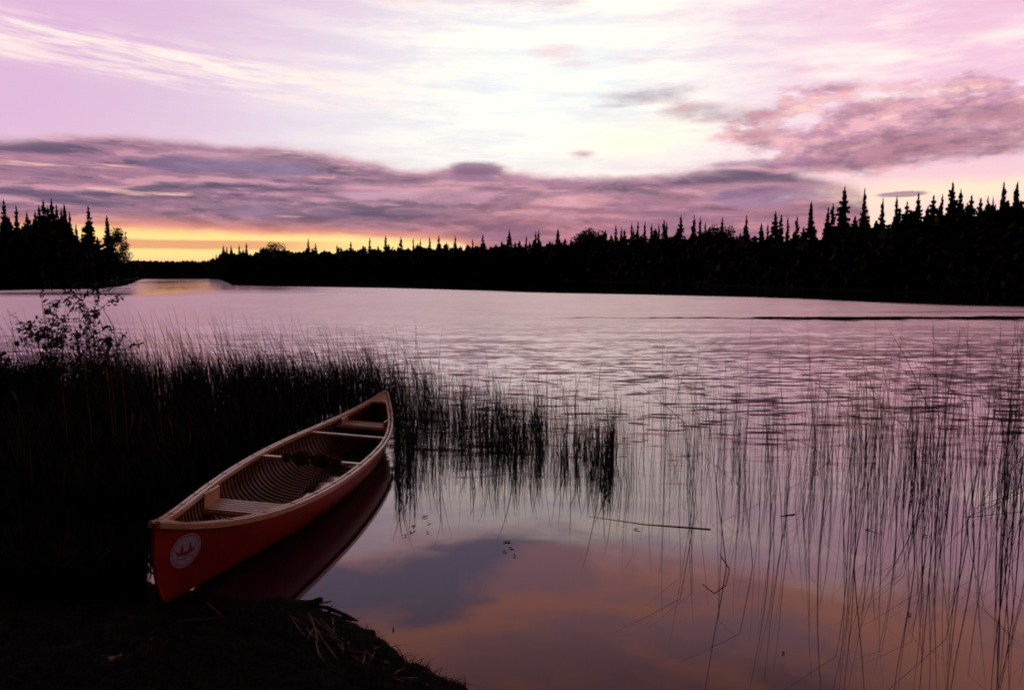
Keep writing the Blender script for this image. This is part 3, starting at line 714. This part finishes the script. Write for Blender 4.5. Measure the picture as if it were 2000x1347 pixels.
def seat(s, dz, depth, n):
    root_ = obj('seat', None, canoe)
    z = sheer(s) + dz; yc = s * CL / 2
    def Wd(y):
        ss_ = y / (CL / 2); h = (z - rock(ss_)) / (sheer(ss_) - rock(ss_)); nn_ = 2.7 - 1.35 * abs(ss_) ** 1.6
        return hb(ss_) * (1 - (1 - h) ** nn_) ** (1 / nn_) - .024
    fr = B()
    for y in (yc - depth / 2, yc + depth / 2):
        W = Wd(y); fr.box((0, y, z - .012), (2 * W, .026, .024), None, .004)
    for sx in (-1, 1):
        for t_ in (.25,): W = min(Wd(yc - depth / 2), Wd(yc + depth / 2)) - .03; fr.box((sx * W, yc, z - .014), (.03, depth - .03, .018), None, .003)
    me = mesh('seat_frame', fr.v, fr.f, M['wood']); o_ = obj('seat_frame', me, root_)
    sp = depth / n
    for k in range(n):
        y = yc - depth / 2 + sp * (k + .5); W = Wd(y) - .004
        q = B(); q.box((0, y, z + .005), (2 * W, sp * .64, .012), None, .0025); q.build('slat', M['seatwood'], root_)
    for sx in (-1, 1):                      # hanger boards from rail to seat
        x = sx * (hb(s) - .040); hgt = sheer(s) - z
        q = B(); q.box((x, yc, z + hgt / 2 - .012), (.016, depth * .86, hgt + .016), Matrix.Rotation(-sx * .0, 3, 'Z'), .003)
        q.build('seat_hanger', M['wood'], root_)
    return root_
seat(-.468, -.115, .26, 6)
seat(.668, -.070, .25, 6)

# round emblem on the near right-hand side of the hull
def hull_x(y, z):
    lo, hi = 0.0, math.pi / 2; s = y / (CL / 2)
    for _ in range(24):
        m_ = (lo + hi) / 2
        p = sect(s, m_); 
        if p.z < z: lo = m_
        else: hi = m_
    return sect(s, (lo + hi) / 2)
def emblem():
    y0, z0, r0, n = -2.262, .335, .100, 110
    P = []; idx = {}; Fs = []; mi = []
    def pattern(u, v):                      # u forward, v up, inside the unit disc
        r = math.hypot(u, v); th = math.degrees(math.atan2(v, u))
        if r > .965: return 2
        if .82 < r < .865: return 1
        if .885 < r < .945 and 12 < th % 360 < 168 and int(th / 5.5) % 2 == 0: return 2
        if .885 < r < .945 and 195 < th % 360 < 345 and int(th / 5.5) % 2 == 0: return 2
        if r > .82: return 0
        # canoe with upswept ends
        k = abs(u) / .66
        if k < 1:
            topc = -.02 + .20 * k ** 3.2; low = -.24 + .30 * k ** 4
            if low < v < topc: return 1
        # two paddlers and their paddles
        for c, w in ((-.26, .09), (.27, .09)):
            if abs(u - c) < w * (1 - max(0, v - .05)) and -.02 < v < .24: return 1
            if math.hypot(u - c, v - .33) < .075: return 1
            q = u - c - .17 - (v * -.55)
            if abs(q) < .022 and -.30 < v < .34: return 1
        if abs(v + .40 - .045 * math.sin(u * 9)) < .028 and abs(u) < .66: return 1
        if abs(v + .53 - .035 * math.sin(u * 9 + 1)) < .018 and abs(u) < .5: return 2
        return 0
    for i in range(n + 1):
        for j in range(n + 1):
            u = -1 + 2 * i / n; v = -1 + 2 * j / n
            # square grid bent on to the disc
            uu = u * math.sqrt(1 - v * v / 2); vv = v * math.sqrt(1 - u * u / 2)
            p = hull_x(y0 + uu * r0, z0 + vv * r0); P.append((p.x + .0022, p.y, p.z)); idx[i, j] = (uu, vv)
    for i in range(n):
        for j in range(n):
            a = i * (n + 1) + j; Fs.append((a, a + n + 1, a + n + 2, a + 1))
            c = [idx[i, j], idx[i + 1, j + 1]]; mi.append(pattern((c[0][0] + c[1][0]) / 2, (c[0][1] + c[1][1]) / 2))
    me = mesh('emblem', P, Fs, [M['pale'], M['crimson'], M['violet']]); 
    if len(me.polygons) == len(mi): me.polygons.foreach_set('material_index', mi)
    o = obj('emblem', me, canoe); tag(o, 'round pale emblem showing a red canoe with paddlers over waves')
emblem()
# crumpled bundle on the canoe floor under the near seat
def bundle():
    import bmesh
    from mathutils import noise as mn
    bm = bmesh.new(); bmesh.ops.create_icosphere(bm, subdivisions=5, radius=1)
    for v in bm.verts:
        p = v.co.copy(); k = 1 + .35 * mn.noise(p * 1.6 + Vector((4, 1, 0))) + .16 * (1 - abs(mn.noise(p * 4.5)) * 3) + .05 * mn.noise(p * 12)
        v.co = Vector((p.x * .12 * k, p.y * .10 * k, max(p.z, -.5) * .05 * k))
    me = bpy.data.meshes.new('cloth_bundle'); bm.to_mesh(me); bm.free(); me.materials.append(M['cloth'])
    for p in me.polygons: p.use_smooth = True
    o = obj('cloth_bundle', me); l = place((.02, -1.36, .062)); o.location = Vector((-1.7259, 6.2124, -.0262)) + l
    tag(o, 'crumpled dark cloth bundle on the canoe floor under the nearer seat', 'bundle')
bundle()

# ------------------------------------------------------------ reeds, sedge and grass
def blades(base, height, lean, width, tone, seg=6, bendk=1.0, seed=1, kink=0.0):
    """flat tapering blades; base (n,3), lean (n,2) tip offset as share of height"""
    r = np.random.default_rng(seed); n = len(base); t = np.linspace(0, 1, seg + 1)
    th = r.random(n) * math.pi; sx, sy = np.cos(th), np.sin(th)
    P = np.zeros((n, seg + 1, 2, 3))
    cx = lean[:, 0, None] * height[:, None] * t ** 1.8 * bendk; cy = lean[:, 1, None] * height[:, None] * t ** 1.8 * bendk
    sag = np.hypot(lean[:, 0], lean[:, 1])
    cz = height[:, None] * (t - .35 * np.minimum(sag, 1)[:, None] * t ** 2.5)
    wob = (r.normal(size=(n, 1)) * .012) * np.sin(t * 5 + r.random((n, 1)) * 6) * height[:, None]
    w = width[:, None] * (1 - .85 * t ** 2)
    for k, sg in enumerate((-1, 1)):
        P[:, :, k, 0] = base[:, 0, None] + cx + wob + sg * w * sx[:, None]; P[:, :, k, 1] = base[:, 1, None] + cy + sg * w * sy[:, None]; P[:, :, k, 2] = base[:, 2, None] + cz
    v = P.reshape(-1, 3); b = (np.arange(n)[:, None] * (seg + 1) * 2 + np.arange(seg)[None] * 2).ravel()
    f = np.stack([b, b + 1, b + 3, b + 2], 1); tn = np.repeat(tone, (seg + 1) * 2)
    return v, f, tn
def field(name, m, px, py, hpx_or_m, lean, width, tone, label, cat, seed, seg=6, zoff=-.05):
    D = np.array([dist(q) for q in py]); X = (px - CX) / F * D * (1 / (math.cos(PT))) 
    # exact column for the ground point
    k = math.cos(PT) + (CY - py) / F * math.sin(PT); X = (px - CX) / F / k * D
    z = np.maximum(ground_z(X, D), zoff)
    v, f, tn = blades(np.stack([X, D, z], 1), hpx_or_m, lean, width, tone, seg, 1, seed)
    o = obj(name, mesh(name, v, f, m, False, tn)); tag(o, label, cat, None, 'stuff'); return o
def clumpy(px, py, s, seed, thr):
    return fbm(px * s, py * s * 2.2, seed, 3) > thr

# 1 dense marsh sedge behind and left of the canoe
n = 34000; r = np.random.default_rng(21)
px = r.uniform(-250, 800, n); py = 705 + (r.random(n) ** 1.1) * 330
keep = (py > 760 - np.clip(px, 0, 250) * .12) & ((px < 790) | (py < 840)) & ((px < 360 + (1030 - py) * 1.5) | (py < 880))
# keep the canoe's own water clear
canoe_x0 = np.interp(py, [760, 820, 870, 905, 960, 1020, 1180], [800, 690, 560, 480, 400, 330, 300])
clear = (px < canoe_x0 - 12) | (py < 800)
keep &= clear; keep &= clumpy(px, py, .03, 61, -.12) | (py > 790)
keep &= (r.random(len(px)) < np.interp(px, [560, 790], [1, .35])) | (py > 850)
px, py = px[keep], py[keep]; n = len(px)
hh = r.uniform(.30, .62, n) * (1 + .25 * fbm(px * .02, py * .02, 3))
lean = np.stack([r.normal(-.10, .22, n), r.normal(0, .2, n)], 1)
field('marsh_sedge', M['sedge'], px, py, hh, lean, r.uniform(.003, .0075, n), (r.random(n) ** 9), 'dense dark sedge growing in the shallows behind the canoe', 'sedge', 31)
# 2 bank grass on the left side and lower left
n = 26000; px = r.uniform(-500, 300, n); py = r.uniform(720, 1200, n)
keep = (px < 285) & ((py > 900) | (px < 300)); px, py = px[keep], py[keep]; n = len(px)
hh = r.uniform(.16, .50, n) * np.interp(py, [720, 900, 1200], [1.5, 1.0, .55]); lean = np.stack([r.normal(0, .3, n), r.normal(0, .3, n)], 1)
field('bank_grass', M['sedge'], px, py, hh, lean, r.uniform(.003, .007, n), (r.random(n) ** 10), 'dark matted grass covering the left bank below the shrub', 'grass', 32)
n = 15000; px = r.uniform(-600, 930, n); py = r.uniform(1150, 1560, n); D = np.array([dist(q) for q in py]); X = (px - CX) / F * D
sdv = sdist(X, D); keep = (sdv > -.01) & ((px < 280) | (py > 1192)); px, py = px[keep], py[keep]; n = len(px)
ed = np.clip(1 - sdist((px - CX) / F * np.array([dist(q) for q in py]), np.array([dist(q) for q in py])) / .10, 0, 1)
hh = r.uniform(.015, .05, n); lean = np.stack([r.normal(0.3, 1.3, n), r.normal(0, 1.3, n)], 1)
field('bank_litter', M['litter'], px, py, hh, lean, r.uniform(.0015, .004, n), (r.random(n) ** (4 - 2.6 * ed)), 'dark matted dead grass and litter on the muddy bank edge', 'litter', 33, 4, 0)
# 3 tall thin grasses leaning left above the sedge
n = 1300; px = r.uniform(-60, 840, n); py = r.uniform(742, 800, n)
dens = np.interp(px, [-60, 150, 260, 700, 800], [.5, .6, 1, 1, .5]); k = r.random(n) < dens; px, py = px[k], py[k]; n = len(px)
topy = 575 + r.random(n) ** .9 * 105 + np.interp(px, [0, 450, 800], [-6, 0, 40]); D = np.array([dist(q) for q in py]); hh = (py - topy) / F * D
lean = np.stack([-r.gamma(2.2, .11, n), r.normal(0, .1, n)], 1)
field('tall_grass', M['reed'], px, py, hh, lean, r.uniform(.0035, .0060, n), r.random(n) * .6, 'tall thin grass leaning left above the marsh sedge', 'grass', 34, 8)
# 4 dark reed patch in open water right of the canoe
cl = []
for cx0, cy0, sx, sy, m_, h0 in ((700, 775, 45, 22, 600, .46), (745, 800, 20, 34, 420, .56), (790, 810, 18, 36, 260, .52), (832, 800, 12, 30, 230, .62), (870, 825, 14, 34, 190, .46), (905, 830, 9, 32, 150, .44), (945, 845, 22, 34, 300, .40), (985, 850, 20, 36, 330, .40), (1020, 855, 16, 34, 240, .38), (1052, 850, 7, 36, 160, .42),
                                 (1100, 880, 8, 34, 80, .36), (1135, 878, 14, 30, 110, .34), (1168, 890, 14, 36, 230, .36), (1192, 890, 7, 40, 190, .38), (900, 845, 120, 44, 620, .40), (1080, 870, 80, 40, 420, .38), (1010, 800, 110, 24, 150, .55), (860, 780, 70, 20, 150, .6), (810, 880, 40, 46, 260, .4), (772, 885, 7, 50, 330, .42), (800, 870, 16, 50, 260, .42), (640, 770, 60, 18, 500, .42), (560, 765, 60, 16, 500, .42), (470, 762, 60, 16, 500, .42), (380, 760, 60, 16, 500, .40), (300, 760, 50, 16, 400, .36)):
    m_ = int(m_ * .72)
    cl.append(np.stack([r.normal(cx0, sx * .95, m_), r.normal(cy0 + (10 if cx0 > 760 else 0), sy * .9, m_), h0 * 1.22 * (r.uniform(.3, 1.15, m_) + (r.random(m_) < .07) * .6)], 1))
q = np.concatenate(cl); q = q[(q[:, 0] < 1203 + 14 * r.random(len(q))) & (q[:, 1] > 740) & (q[:, 1] < 985)]; n = len(q)
keep = (q[:, 0] > 790) | (q[:, 1] < 830) | (q[:, 0] > 772); q = q[keep]; n = len(q)
lean = np.stack([r.normal(-.02, .11, n), r.normal(0, .10, n)], 1)
field('reed_patch', M['reed'], q[:, 0], q[:, 1], q[:, 2], lean, r.uniform(.0022, .0046, n), r.random(n) * .4, 'dense dark reed patch standing in the lake right of the canoe', 'reeds', 35)
# 5 single reeds in the water on the right: individuals, the rest as one mass
def reed_proto(seed):
    rr = np.random.default_rng(seed); b = B(); n = 9
    lx = rr.normal(-.02, .05); ly = rr.normal(0, .05); ph = rr.random() * 6
    kn = rr.random() < .38; kt = rr.uniform(.5, .8); kd = rr.choice((-1, 1)) * rr.uniform(.5, 1.3)
    pts = []; x = y = z = 0.0; dirx = lx * .3
    for i in range(n + 1):
        t = i / n; pts.append((x, y, z))
        dirx += lx * .28 + .03 * math.sin(ph + t * 7); dd = dirx + (kd if kn and t > kt else 0)
        L = 1 / n; k = 1 / math.hypot(1, dd); x += dd * k * L; z += k * L; y += ly * L
    b.tube(pts, [.0026 * (1 - .78 * i / n) for i in range(n + 1)], 4)
    return mesh('reed', b.v, b.f, M['reed'], False, np.full(len(b.v), rr.random() * .4))
protos = [reed_proto(100 + k) for k in range(22)]
spots = []
def add_clump(cx0, cy0, m_, sx, h0, sy=14):
    for _ in range(m_): spots.append((random.gauss(cx0, sx), random.gauss(cy0, sy), h0 * random.uniform(.55, 1.15)))
for c_ in ((1315, 838, 9, 9, .98), (1322, 860, 5, 14, .6), (1408, 872, 10, 9, 1.02), (1400, 895, 5, 18, .75), (1470, 860, 3, 12, 1.0), (1528, 885, 5, 12, 1.0), (1600, 880, 7, 10, 1.05), (1612, 900, 4, 20, .7), (1680, 905, 8, 10, 1.1), (1735, 880, 4, 14, 1.0),
           (1795, 925, 11, 10, 1.18), (1810, 895, 5, 20, 1.25), (1868, 930, 8, 12, 1.05), (1905, 900, 4, 20, 1.0), (1955, 925, 11, 11, 1.32), (1985, 935, 6, 14, 1.2)):
    add_clump(c_[0], c_[1], int(c_[2] * .72), c_[3] * 1.5, c_[4], 18)
for _ in range(110):
    px = random.uniform(1225, 2060) if random.random() < .45 else random.uniform(1560, 2060)
    spots.append((px, random.uniform(840, 1010), random.uniform(.45, 1.15)))
for _ in range(84):
    px = 1340 + 730 * random.random() ** .7; spots.append((px, random.uniform(940, 1120), random.uniform(.75, 1.3) * (px / 1900) ** .6))
for _ in range(10): spots.append((random.uniform(800, 1230), random.uniform(870, 960), random.uniform(.3, .6)))
random.shuffle(spots)
spots = spots[:300]
first = None
for i, (px, py, h) in enumerate(spots):
    D = dist(py); p = at(px, py, D)
    if i < len(protos): o = obj('reed', protos[i])
    else: o = src[i % len(protos)].copy(); C.objects.link(o)
    if i == 0: src = []
    if i < len(protos): src.append(o)
    o.location = (p.x, p.y, -.12); hh_ = h * 1.22 + .12; wsc = random.uniform(.8, 1.5)
    o.scale = (hh_, hh_, hh_); o.rotation_euler = (0, 0, random.choice((0, 0, 0, math.pi)) + random.gauss(0, .5))
    tag(o, 'thin dark reed, one of the many standing in the water on the right', 'reed', 'reeds standing in the open water on the right')
n = 2600; px = r.uniform(1205, 2150, n); py = r.normal(890, 52, n)
k = (clumpy(px, py * 0 + 5, .028, 77, -.02) | (r.random(n) < .4)) & (r.random(n) < .7) & (py > 800) & (py < 1010); px, py = px[k], py[k]; n = len(px)
hh = r.uniform(.25, 1.05, n) * np.interp(px, [1200, 1500, 2000], [.7, .9, 1.2]); lean = np.stack([r.normal(-.04, .07, n), r.normal(0, .07, n)], 1)
field('thin_reeds', M['reed'], px, py, hh, lean, r.uniform(.0012, .0026, n), r.random(n) * .7, 'sparse thin reeds and rushes scattered through the water on the right', 'reeds', 36, 7)

# leaning, broken and floating stalks
def stalk(name, pts, rad, m, label, cat, group=None):
    b = B(); c = Vector(pts[0]); b.tube([Vector(p) - c for p in pts], rad, 5)
    o = obj(name, mesh(name, b.v, b.f, m, False, np.full(len(b.v), .4))); o.location = c; tag(o, label, cat, group); return o
def wp(px, py, z=.001):
    z = z * .12 if 0 < z < .05 else z
    p = at(px, py, dist(py)); return Vector((p.x * (H - z) / H, p.y * (H - z) / H, z))
stalk('floating_reed', [wp(1150, 1008), wp(1260, 1024, .006), wp(1320, 1028, .01), wp(1388, 1033, .02)], [.002, .004, .006, .005], M['reed'], 'long straight broken reed floating flat on the calm water, thick at its right end', 'reed')
stalk('bent_reed', [wp(1780, 1025, -.02), wp(1690, 1034, .01), wp(1782, 1060, -.01)], [.003, .004, .003], M['reed'], 'broken reed bent into a sideways V on the water among the right-hand reeds', 'reed')
stalk('bent_reed', [at(1380, 905, 7.2), at(1440, 920, 7.1), at(1497, 950, 7.0), wp(1440, 968, 0)], [.003, .003, .003, .002], M['reed'], 'bent reed folded down to the water beside the second tall clump', 'reed')
stalk('floating_reed', [wp(1524, 1008), wp(1552, 1004, .01)], [.004, .008], M['reed'], 'short stub of reed floating among the right-hand reeds', 'reed')
stalk('looped_reed', [wp(1396, 1062, -.02), wp(1408, 1085, .02), wp(1425, 1110, .02), wp(1418, 1142, .01), wp(1395, 1158, .01), wp(1372, 1140, 0)], .0028, M['reed'], 'thin reed curled into a loop on the water right of centre', 'reed')
stalk('leaning_reed', [at(1630, 905, 7.3) * 1 - Vector((0, 0, .0)), at(1585, 872, 7.2), at(1500, 835, 7.1), at(1400, 800, 7.0)], [.003, .003, .002, .001], M['reed'], 'thin reed leaning far over to the left across the clumps', 'reed')
stalk('leaning_reed', [at(2012, 885, 7.62), at(1960, 830, 7.6), at(1880, 720, 7.5), at(1820, 655, 7.4)], [.004, .003, .002, .001], M['reed'], 'long reed slanting up to the left near the right edge', 'reed')
stalk('leaning_reed', [at(1830, 900, 7.4), at(1815, 800, 7.3), at(1770, 700, 7.2), at(1735, 640, 7.2)], [.004, .004, .003, .001], M['reed'], 'thick dark reed curving up to the left over the open water', 'reed')
stalk('leaning_reed', [at(2020, 940, 6.6), at(1975, 905, 6.6), at(1900, 875, 6.6)], [.004, .003, .001], M['reed'], 'short straight reed poking in low from the right edge', 'reed')
stalk('leaning_reed', [wp(1890, 1010, 0), wp(2040, 940, .12)], [.003, .003], M['reed'], 'low reed lying out across the water at the right edge', 'reed')
stalk('fallen_stalk', [at(238, 775, 12), at(232, 705, 12), at(222, 640, 12), at(200, 600, 12), at(170, 588, 12)], [.011, .010, .008, .005, .003], M['reed'], 'thick dark stalk arching left beside the shrub', 'stalk')

def floating_leaf(px, py, s, name, label):
    c = wp(px, py, .004); b = B(); n = 9; P = [(0, 0, .004)]
    for k in range(n):
        th = 6.283 * k / n; rr = s * (1 + .35 * math.cos(2 * th)) * random.uniform(.8, 1.15); P.append((math.cos(th) * rr, math.sin(th) * rr * .55, .002 + random.uniform(0, .012)))
    b.add(P, [(0, k + 1, (k + 1) % n + 1) for k in range(n)])
    o = obj(name, mesh(name, b.v, b.f, M['leaf'])); o.location = c; o.rotation_euler = (0, 0, random.random() * 6); tag(o, label, 'leaf', 'small dark leaves afloat on the calm water')
for px, py, s in ((1244, 1034, .022), (768, 1228, .012), (990, 1058, .022), (998, 1070, .016), (985, 1078, .012), (808, 1028, .02), (806, 1040, .017), (838, 1022, .014), (830, 1010, .02), (1808, 1047, .014), (1005, 1086, .010), (792, 1046, .008), (836, 1040, .012), (1776, 1200, .01), (1530, 1276, .01)):
    floating_leaf(px, py, s * 1.1, 'floating_leaf', 'small dark leaf afloat on the calm water')

# ------------------------------------------------------------ shrub on the left bank
def shrub(px, Y, h, seed, label, spread, nb, leaves, lsize=.024, lean=0.0, name='shrub'):
    rr = random.Random(seed); p = at(px, 700, Y); gz = float(ground_z(p.x, p.y))
    root = obj(name, None); root.location = (p.x, p.y, gz); tag(root, label, 'shrub')
    b = B(); tips = []
    for k in range(nb):
        th = rr.uniform(0, 6.283); sp = rr.uniform(.15, 1) * spread; L = h * rr.uniform(.62, 1.0) * (1 - .25 * sp / spread)
        pts = []; n = 7
        for i in range(n + 1):
            t = i / n; pts.append(Vector((math.cos(th) * sp * t ** 1.3 + lean * t + .03 * math.sin(i * 1.7 + k), math.sin(th) * sp * t ** 1.3 + .03 * math.cos(i * 2.1 + k), L * t)))
        b.tube(pts, [.011 * (1 - .85 * i / n) for i in range(n + 1)], 5)
        for j in range(7):
            i = rr.randint(3, n); q = pts[i]; ang = rr.uniform(0, 6.283); l2 = rr.uniform(.08, .28) * h / 1.7
            e_ = q + Vector((math.cos(ang) * l2, math.sin(ang) * l2, l2 * rr.uniform(-.1, .9)))
            b.tube([q, (q + e_) / 2 + Vector((0, 0, .02)), e_], [.004, .003, .0012], 4); tips.append((q, e_))
        tips.append((pts[-2], pts[-1]))
    obj('branches', mesh('branches', b.v, b.f, M['bark'], True), root)
    P = []
    for _ in range(leaves):
        q, e_ = rr.choice(tips); t = rr.random() ** .6; c = q.lerp(e_, t) + Vector((rr.gauss(0, .022), rr.gauss(0, .022), rr.gauss(0, .022))); P.append(tuple(c))
    obj('foliage', scatter_leaves('foliage', np.array(P), lsize, M['leaf'], .42, seed), root)
shrub(105, 8.6, 1.92, 3, 'dark leafy shrub standing above the left bank against the lake', .34, 12, 1050, .027)
shrub(170, 8.2, 2.10, 8, 'taller loose-branched shrub reaching up to the far shore line, right of the other', .36, 10, 1250, .027, .06)
shrub(30, 8.4, .86, 12, 'low dense shrub at the left edge of the bank', .62, 16, 2600, .026)
shrub(-70, 8.0, .95, 13, 'low dense shrub mostly beyond the left edge', .6, 14, 2000, .026)
shrub(215, 8.8, 1.02, 15, 'low sparse bush between the tall shrub and the sedge', .45, 9, 700, .022)

# reddish dry blades among the sedge
for k, (px, py, dx, dy) in enumerate(((300, 880, 50, 60), (290, 860, 30, 28), (330, 815, 8, 40), (372, 840, -4, 36), (308, 775, 4, 34), (258, 800, -2, 42), (275, 805, -5, 45), (215, 715, -14, -26), (165, 700, 3, 50), (118, 690, 0, 40), (235, 700, 28, -22), (320, 905, 45, 20), (20, 760, 14, 26), (205, 720, 6, 30))):
    Dd = 6.6; a_ = at(px, py, Dd); c_ = at(px + dx, py + dy, Dd - .1); m_ = (a_ + c_) / 2 + Vector((.01, 0, .015)); b = B()
    w = Vector((.008, 0, .005)); P = [a_, m_ - w, c_, m_ + w]; lo = min(P, key=lambda q: q.z)
    g = Vector((lo.x, lo.y + .05, max(.0, float(ground_z(lo.x, lo.y)))))
    b.tube([g - g, (lo - g) * .6 + Vector((.01, 0, 0)), lo - g], [.002, .0018, .001], 4)
    b.add([q - g for q in P], [(0, 1, 2), (0, 2, 3)])
    o = obj('dry_blade', mesh('dry_blade', b.v, b.f, M['deadleaf'])); o.location = g
    tag(o, 'dry reddish blade drooping in the dark sedge left of the canoe', 'dry blade', 'dry reddish blades in the sedge')

# ------------------------------------------------------------ straw and twigs on the near bank
def bp(px, py, lift=.0):
    p = at(px, py, dist(py))
    for _ in range(6):
        z = float(ground_z(p.x, p.y)); k = (H - max(z, 0) - lift) / H; q = at(px, py, dist(py)); p = Vector((q.x * k, q.y * k, max(z, 0) + lift))
    return p
straws = [((570, 1205), (580, 1222), (595, 1240)), ((565, 1200), (585, 1212), (598, 1220)), ((603, 1195), (612, 1215), (618, 1245)), ((610, 1205), (635, 1225), (672, 1258)), ((640, 1238), (655, 1248), (672, 1256)), ((650, 1205), (651, 1220), (652, 1236)),
          ((598, 1225), (610, 1240), (622, 1250)), ((622, 1205), (640, 1222), (658, 1240)), ((660, 1256), (670, 1268), (668, 1280)), ((636, 1255), (648, 1272), (662, 1290)), ((672, 1262), (705, 1272), (758, 1292)), ((712, 1272), (712, 1285), (708, 1297)), ((695, 1288), (704, 1284), (714, 1278)), ((600, 1200), (620, 1232), (640, 1262)), ((616, 1250), (622, 1275), (640, 1300))]
sr = random.Random(4)
for _ in range(26):
    x0 = sr.uniform(600, 880); y0 = 1200 + (x0 - 600) * .42 + sr.uniform(12, 60); an = sr.gauss(.7, .7); L = sr.uniform(12, 38)
    straws.append(((x0, y0), (x0 + math.cos(an) * L * .5 + sr.uniform(-3, 3), y0 + math.sin(an) * L * .4), (x0 + math.cos(an) * L, y0 + math.sin(an) * L * .8)))
for st_ in straws:
    stalk('straw', [bp(st_[0][0], st_[0][1], .006), bp(st_[1][0], st_[1][1], .018), bp(st_[2][0], st_[2][1], .006)], [.0022, .0028, .0018], M['straw'], 'pale dead stalk lying on the muddy bank beside the calm water', 'straw', 'dead stalks strewn on the bank edge')
stalk('bent_twig', [bp(406, 1177, .03), bp(420, 1190, .02), bp(437, 1205, .008), bp(400, 1208, .008), bp(345, 1212, .006)], [.003, .0035, .004, .003, .002], M['straw'], 'bent pale twig lying on the bank below the canoe bow', 'twig')
stalk('driftwood', [bp(590, 1178, .01), bp(640, 1186, .025), bp(675, 1200, .01), bp(700, 1212, 0)], [.006, .012, .010, .004], M['bark'], 'dark sodden stick along the bank edge under the canoe reflection', 'stick')
stalk('driftwood', [bp(622, 1178, .02), bp(640, 1175, .03), bp(648, 1173, .03)], [.004, .005, .003], M['bark'], 'short twig poking from the bank over the water', 'stick')
for px, py, s, lab in ((225, 1285, .03, 'curled orange dead leaf lying low on the dark bank'), (296, 1246, .012, 'tiny orange leaf scrap below the canoe bow'), (355, 1244, .010, 'tiny orange leaf scrap right of the other'), (770, 1326, .010, 'pale speck of leaf on the bank near the bottom edge')):
    c = bp(px, py, .01); b = B(); P = [(0, 0, 0)]
    for k in range(8): th = .785 * k; P.append((math.cos(th) * s, math.sin(th) * s * .5, .012 * math.cos(2 * th) + .008))
    b.add(P, [(0, k + 1, (k + 1) % 8 + 1) for k in range(8)]); o = obj('fallen_leaf', mesh('fallen_leaf', b.v, b.f, M['deadleaf'])); o.location = c; o.rotation_euler = (.5, 0, .6); tag(o, lab, 'leaf')
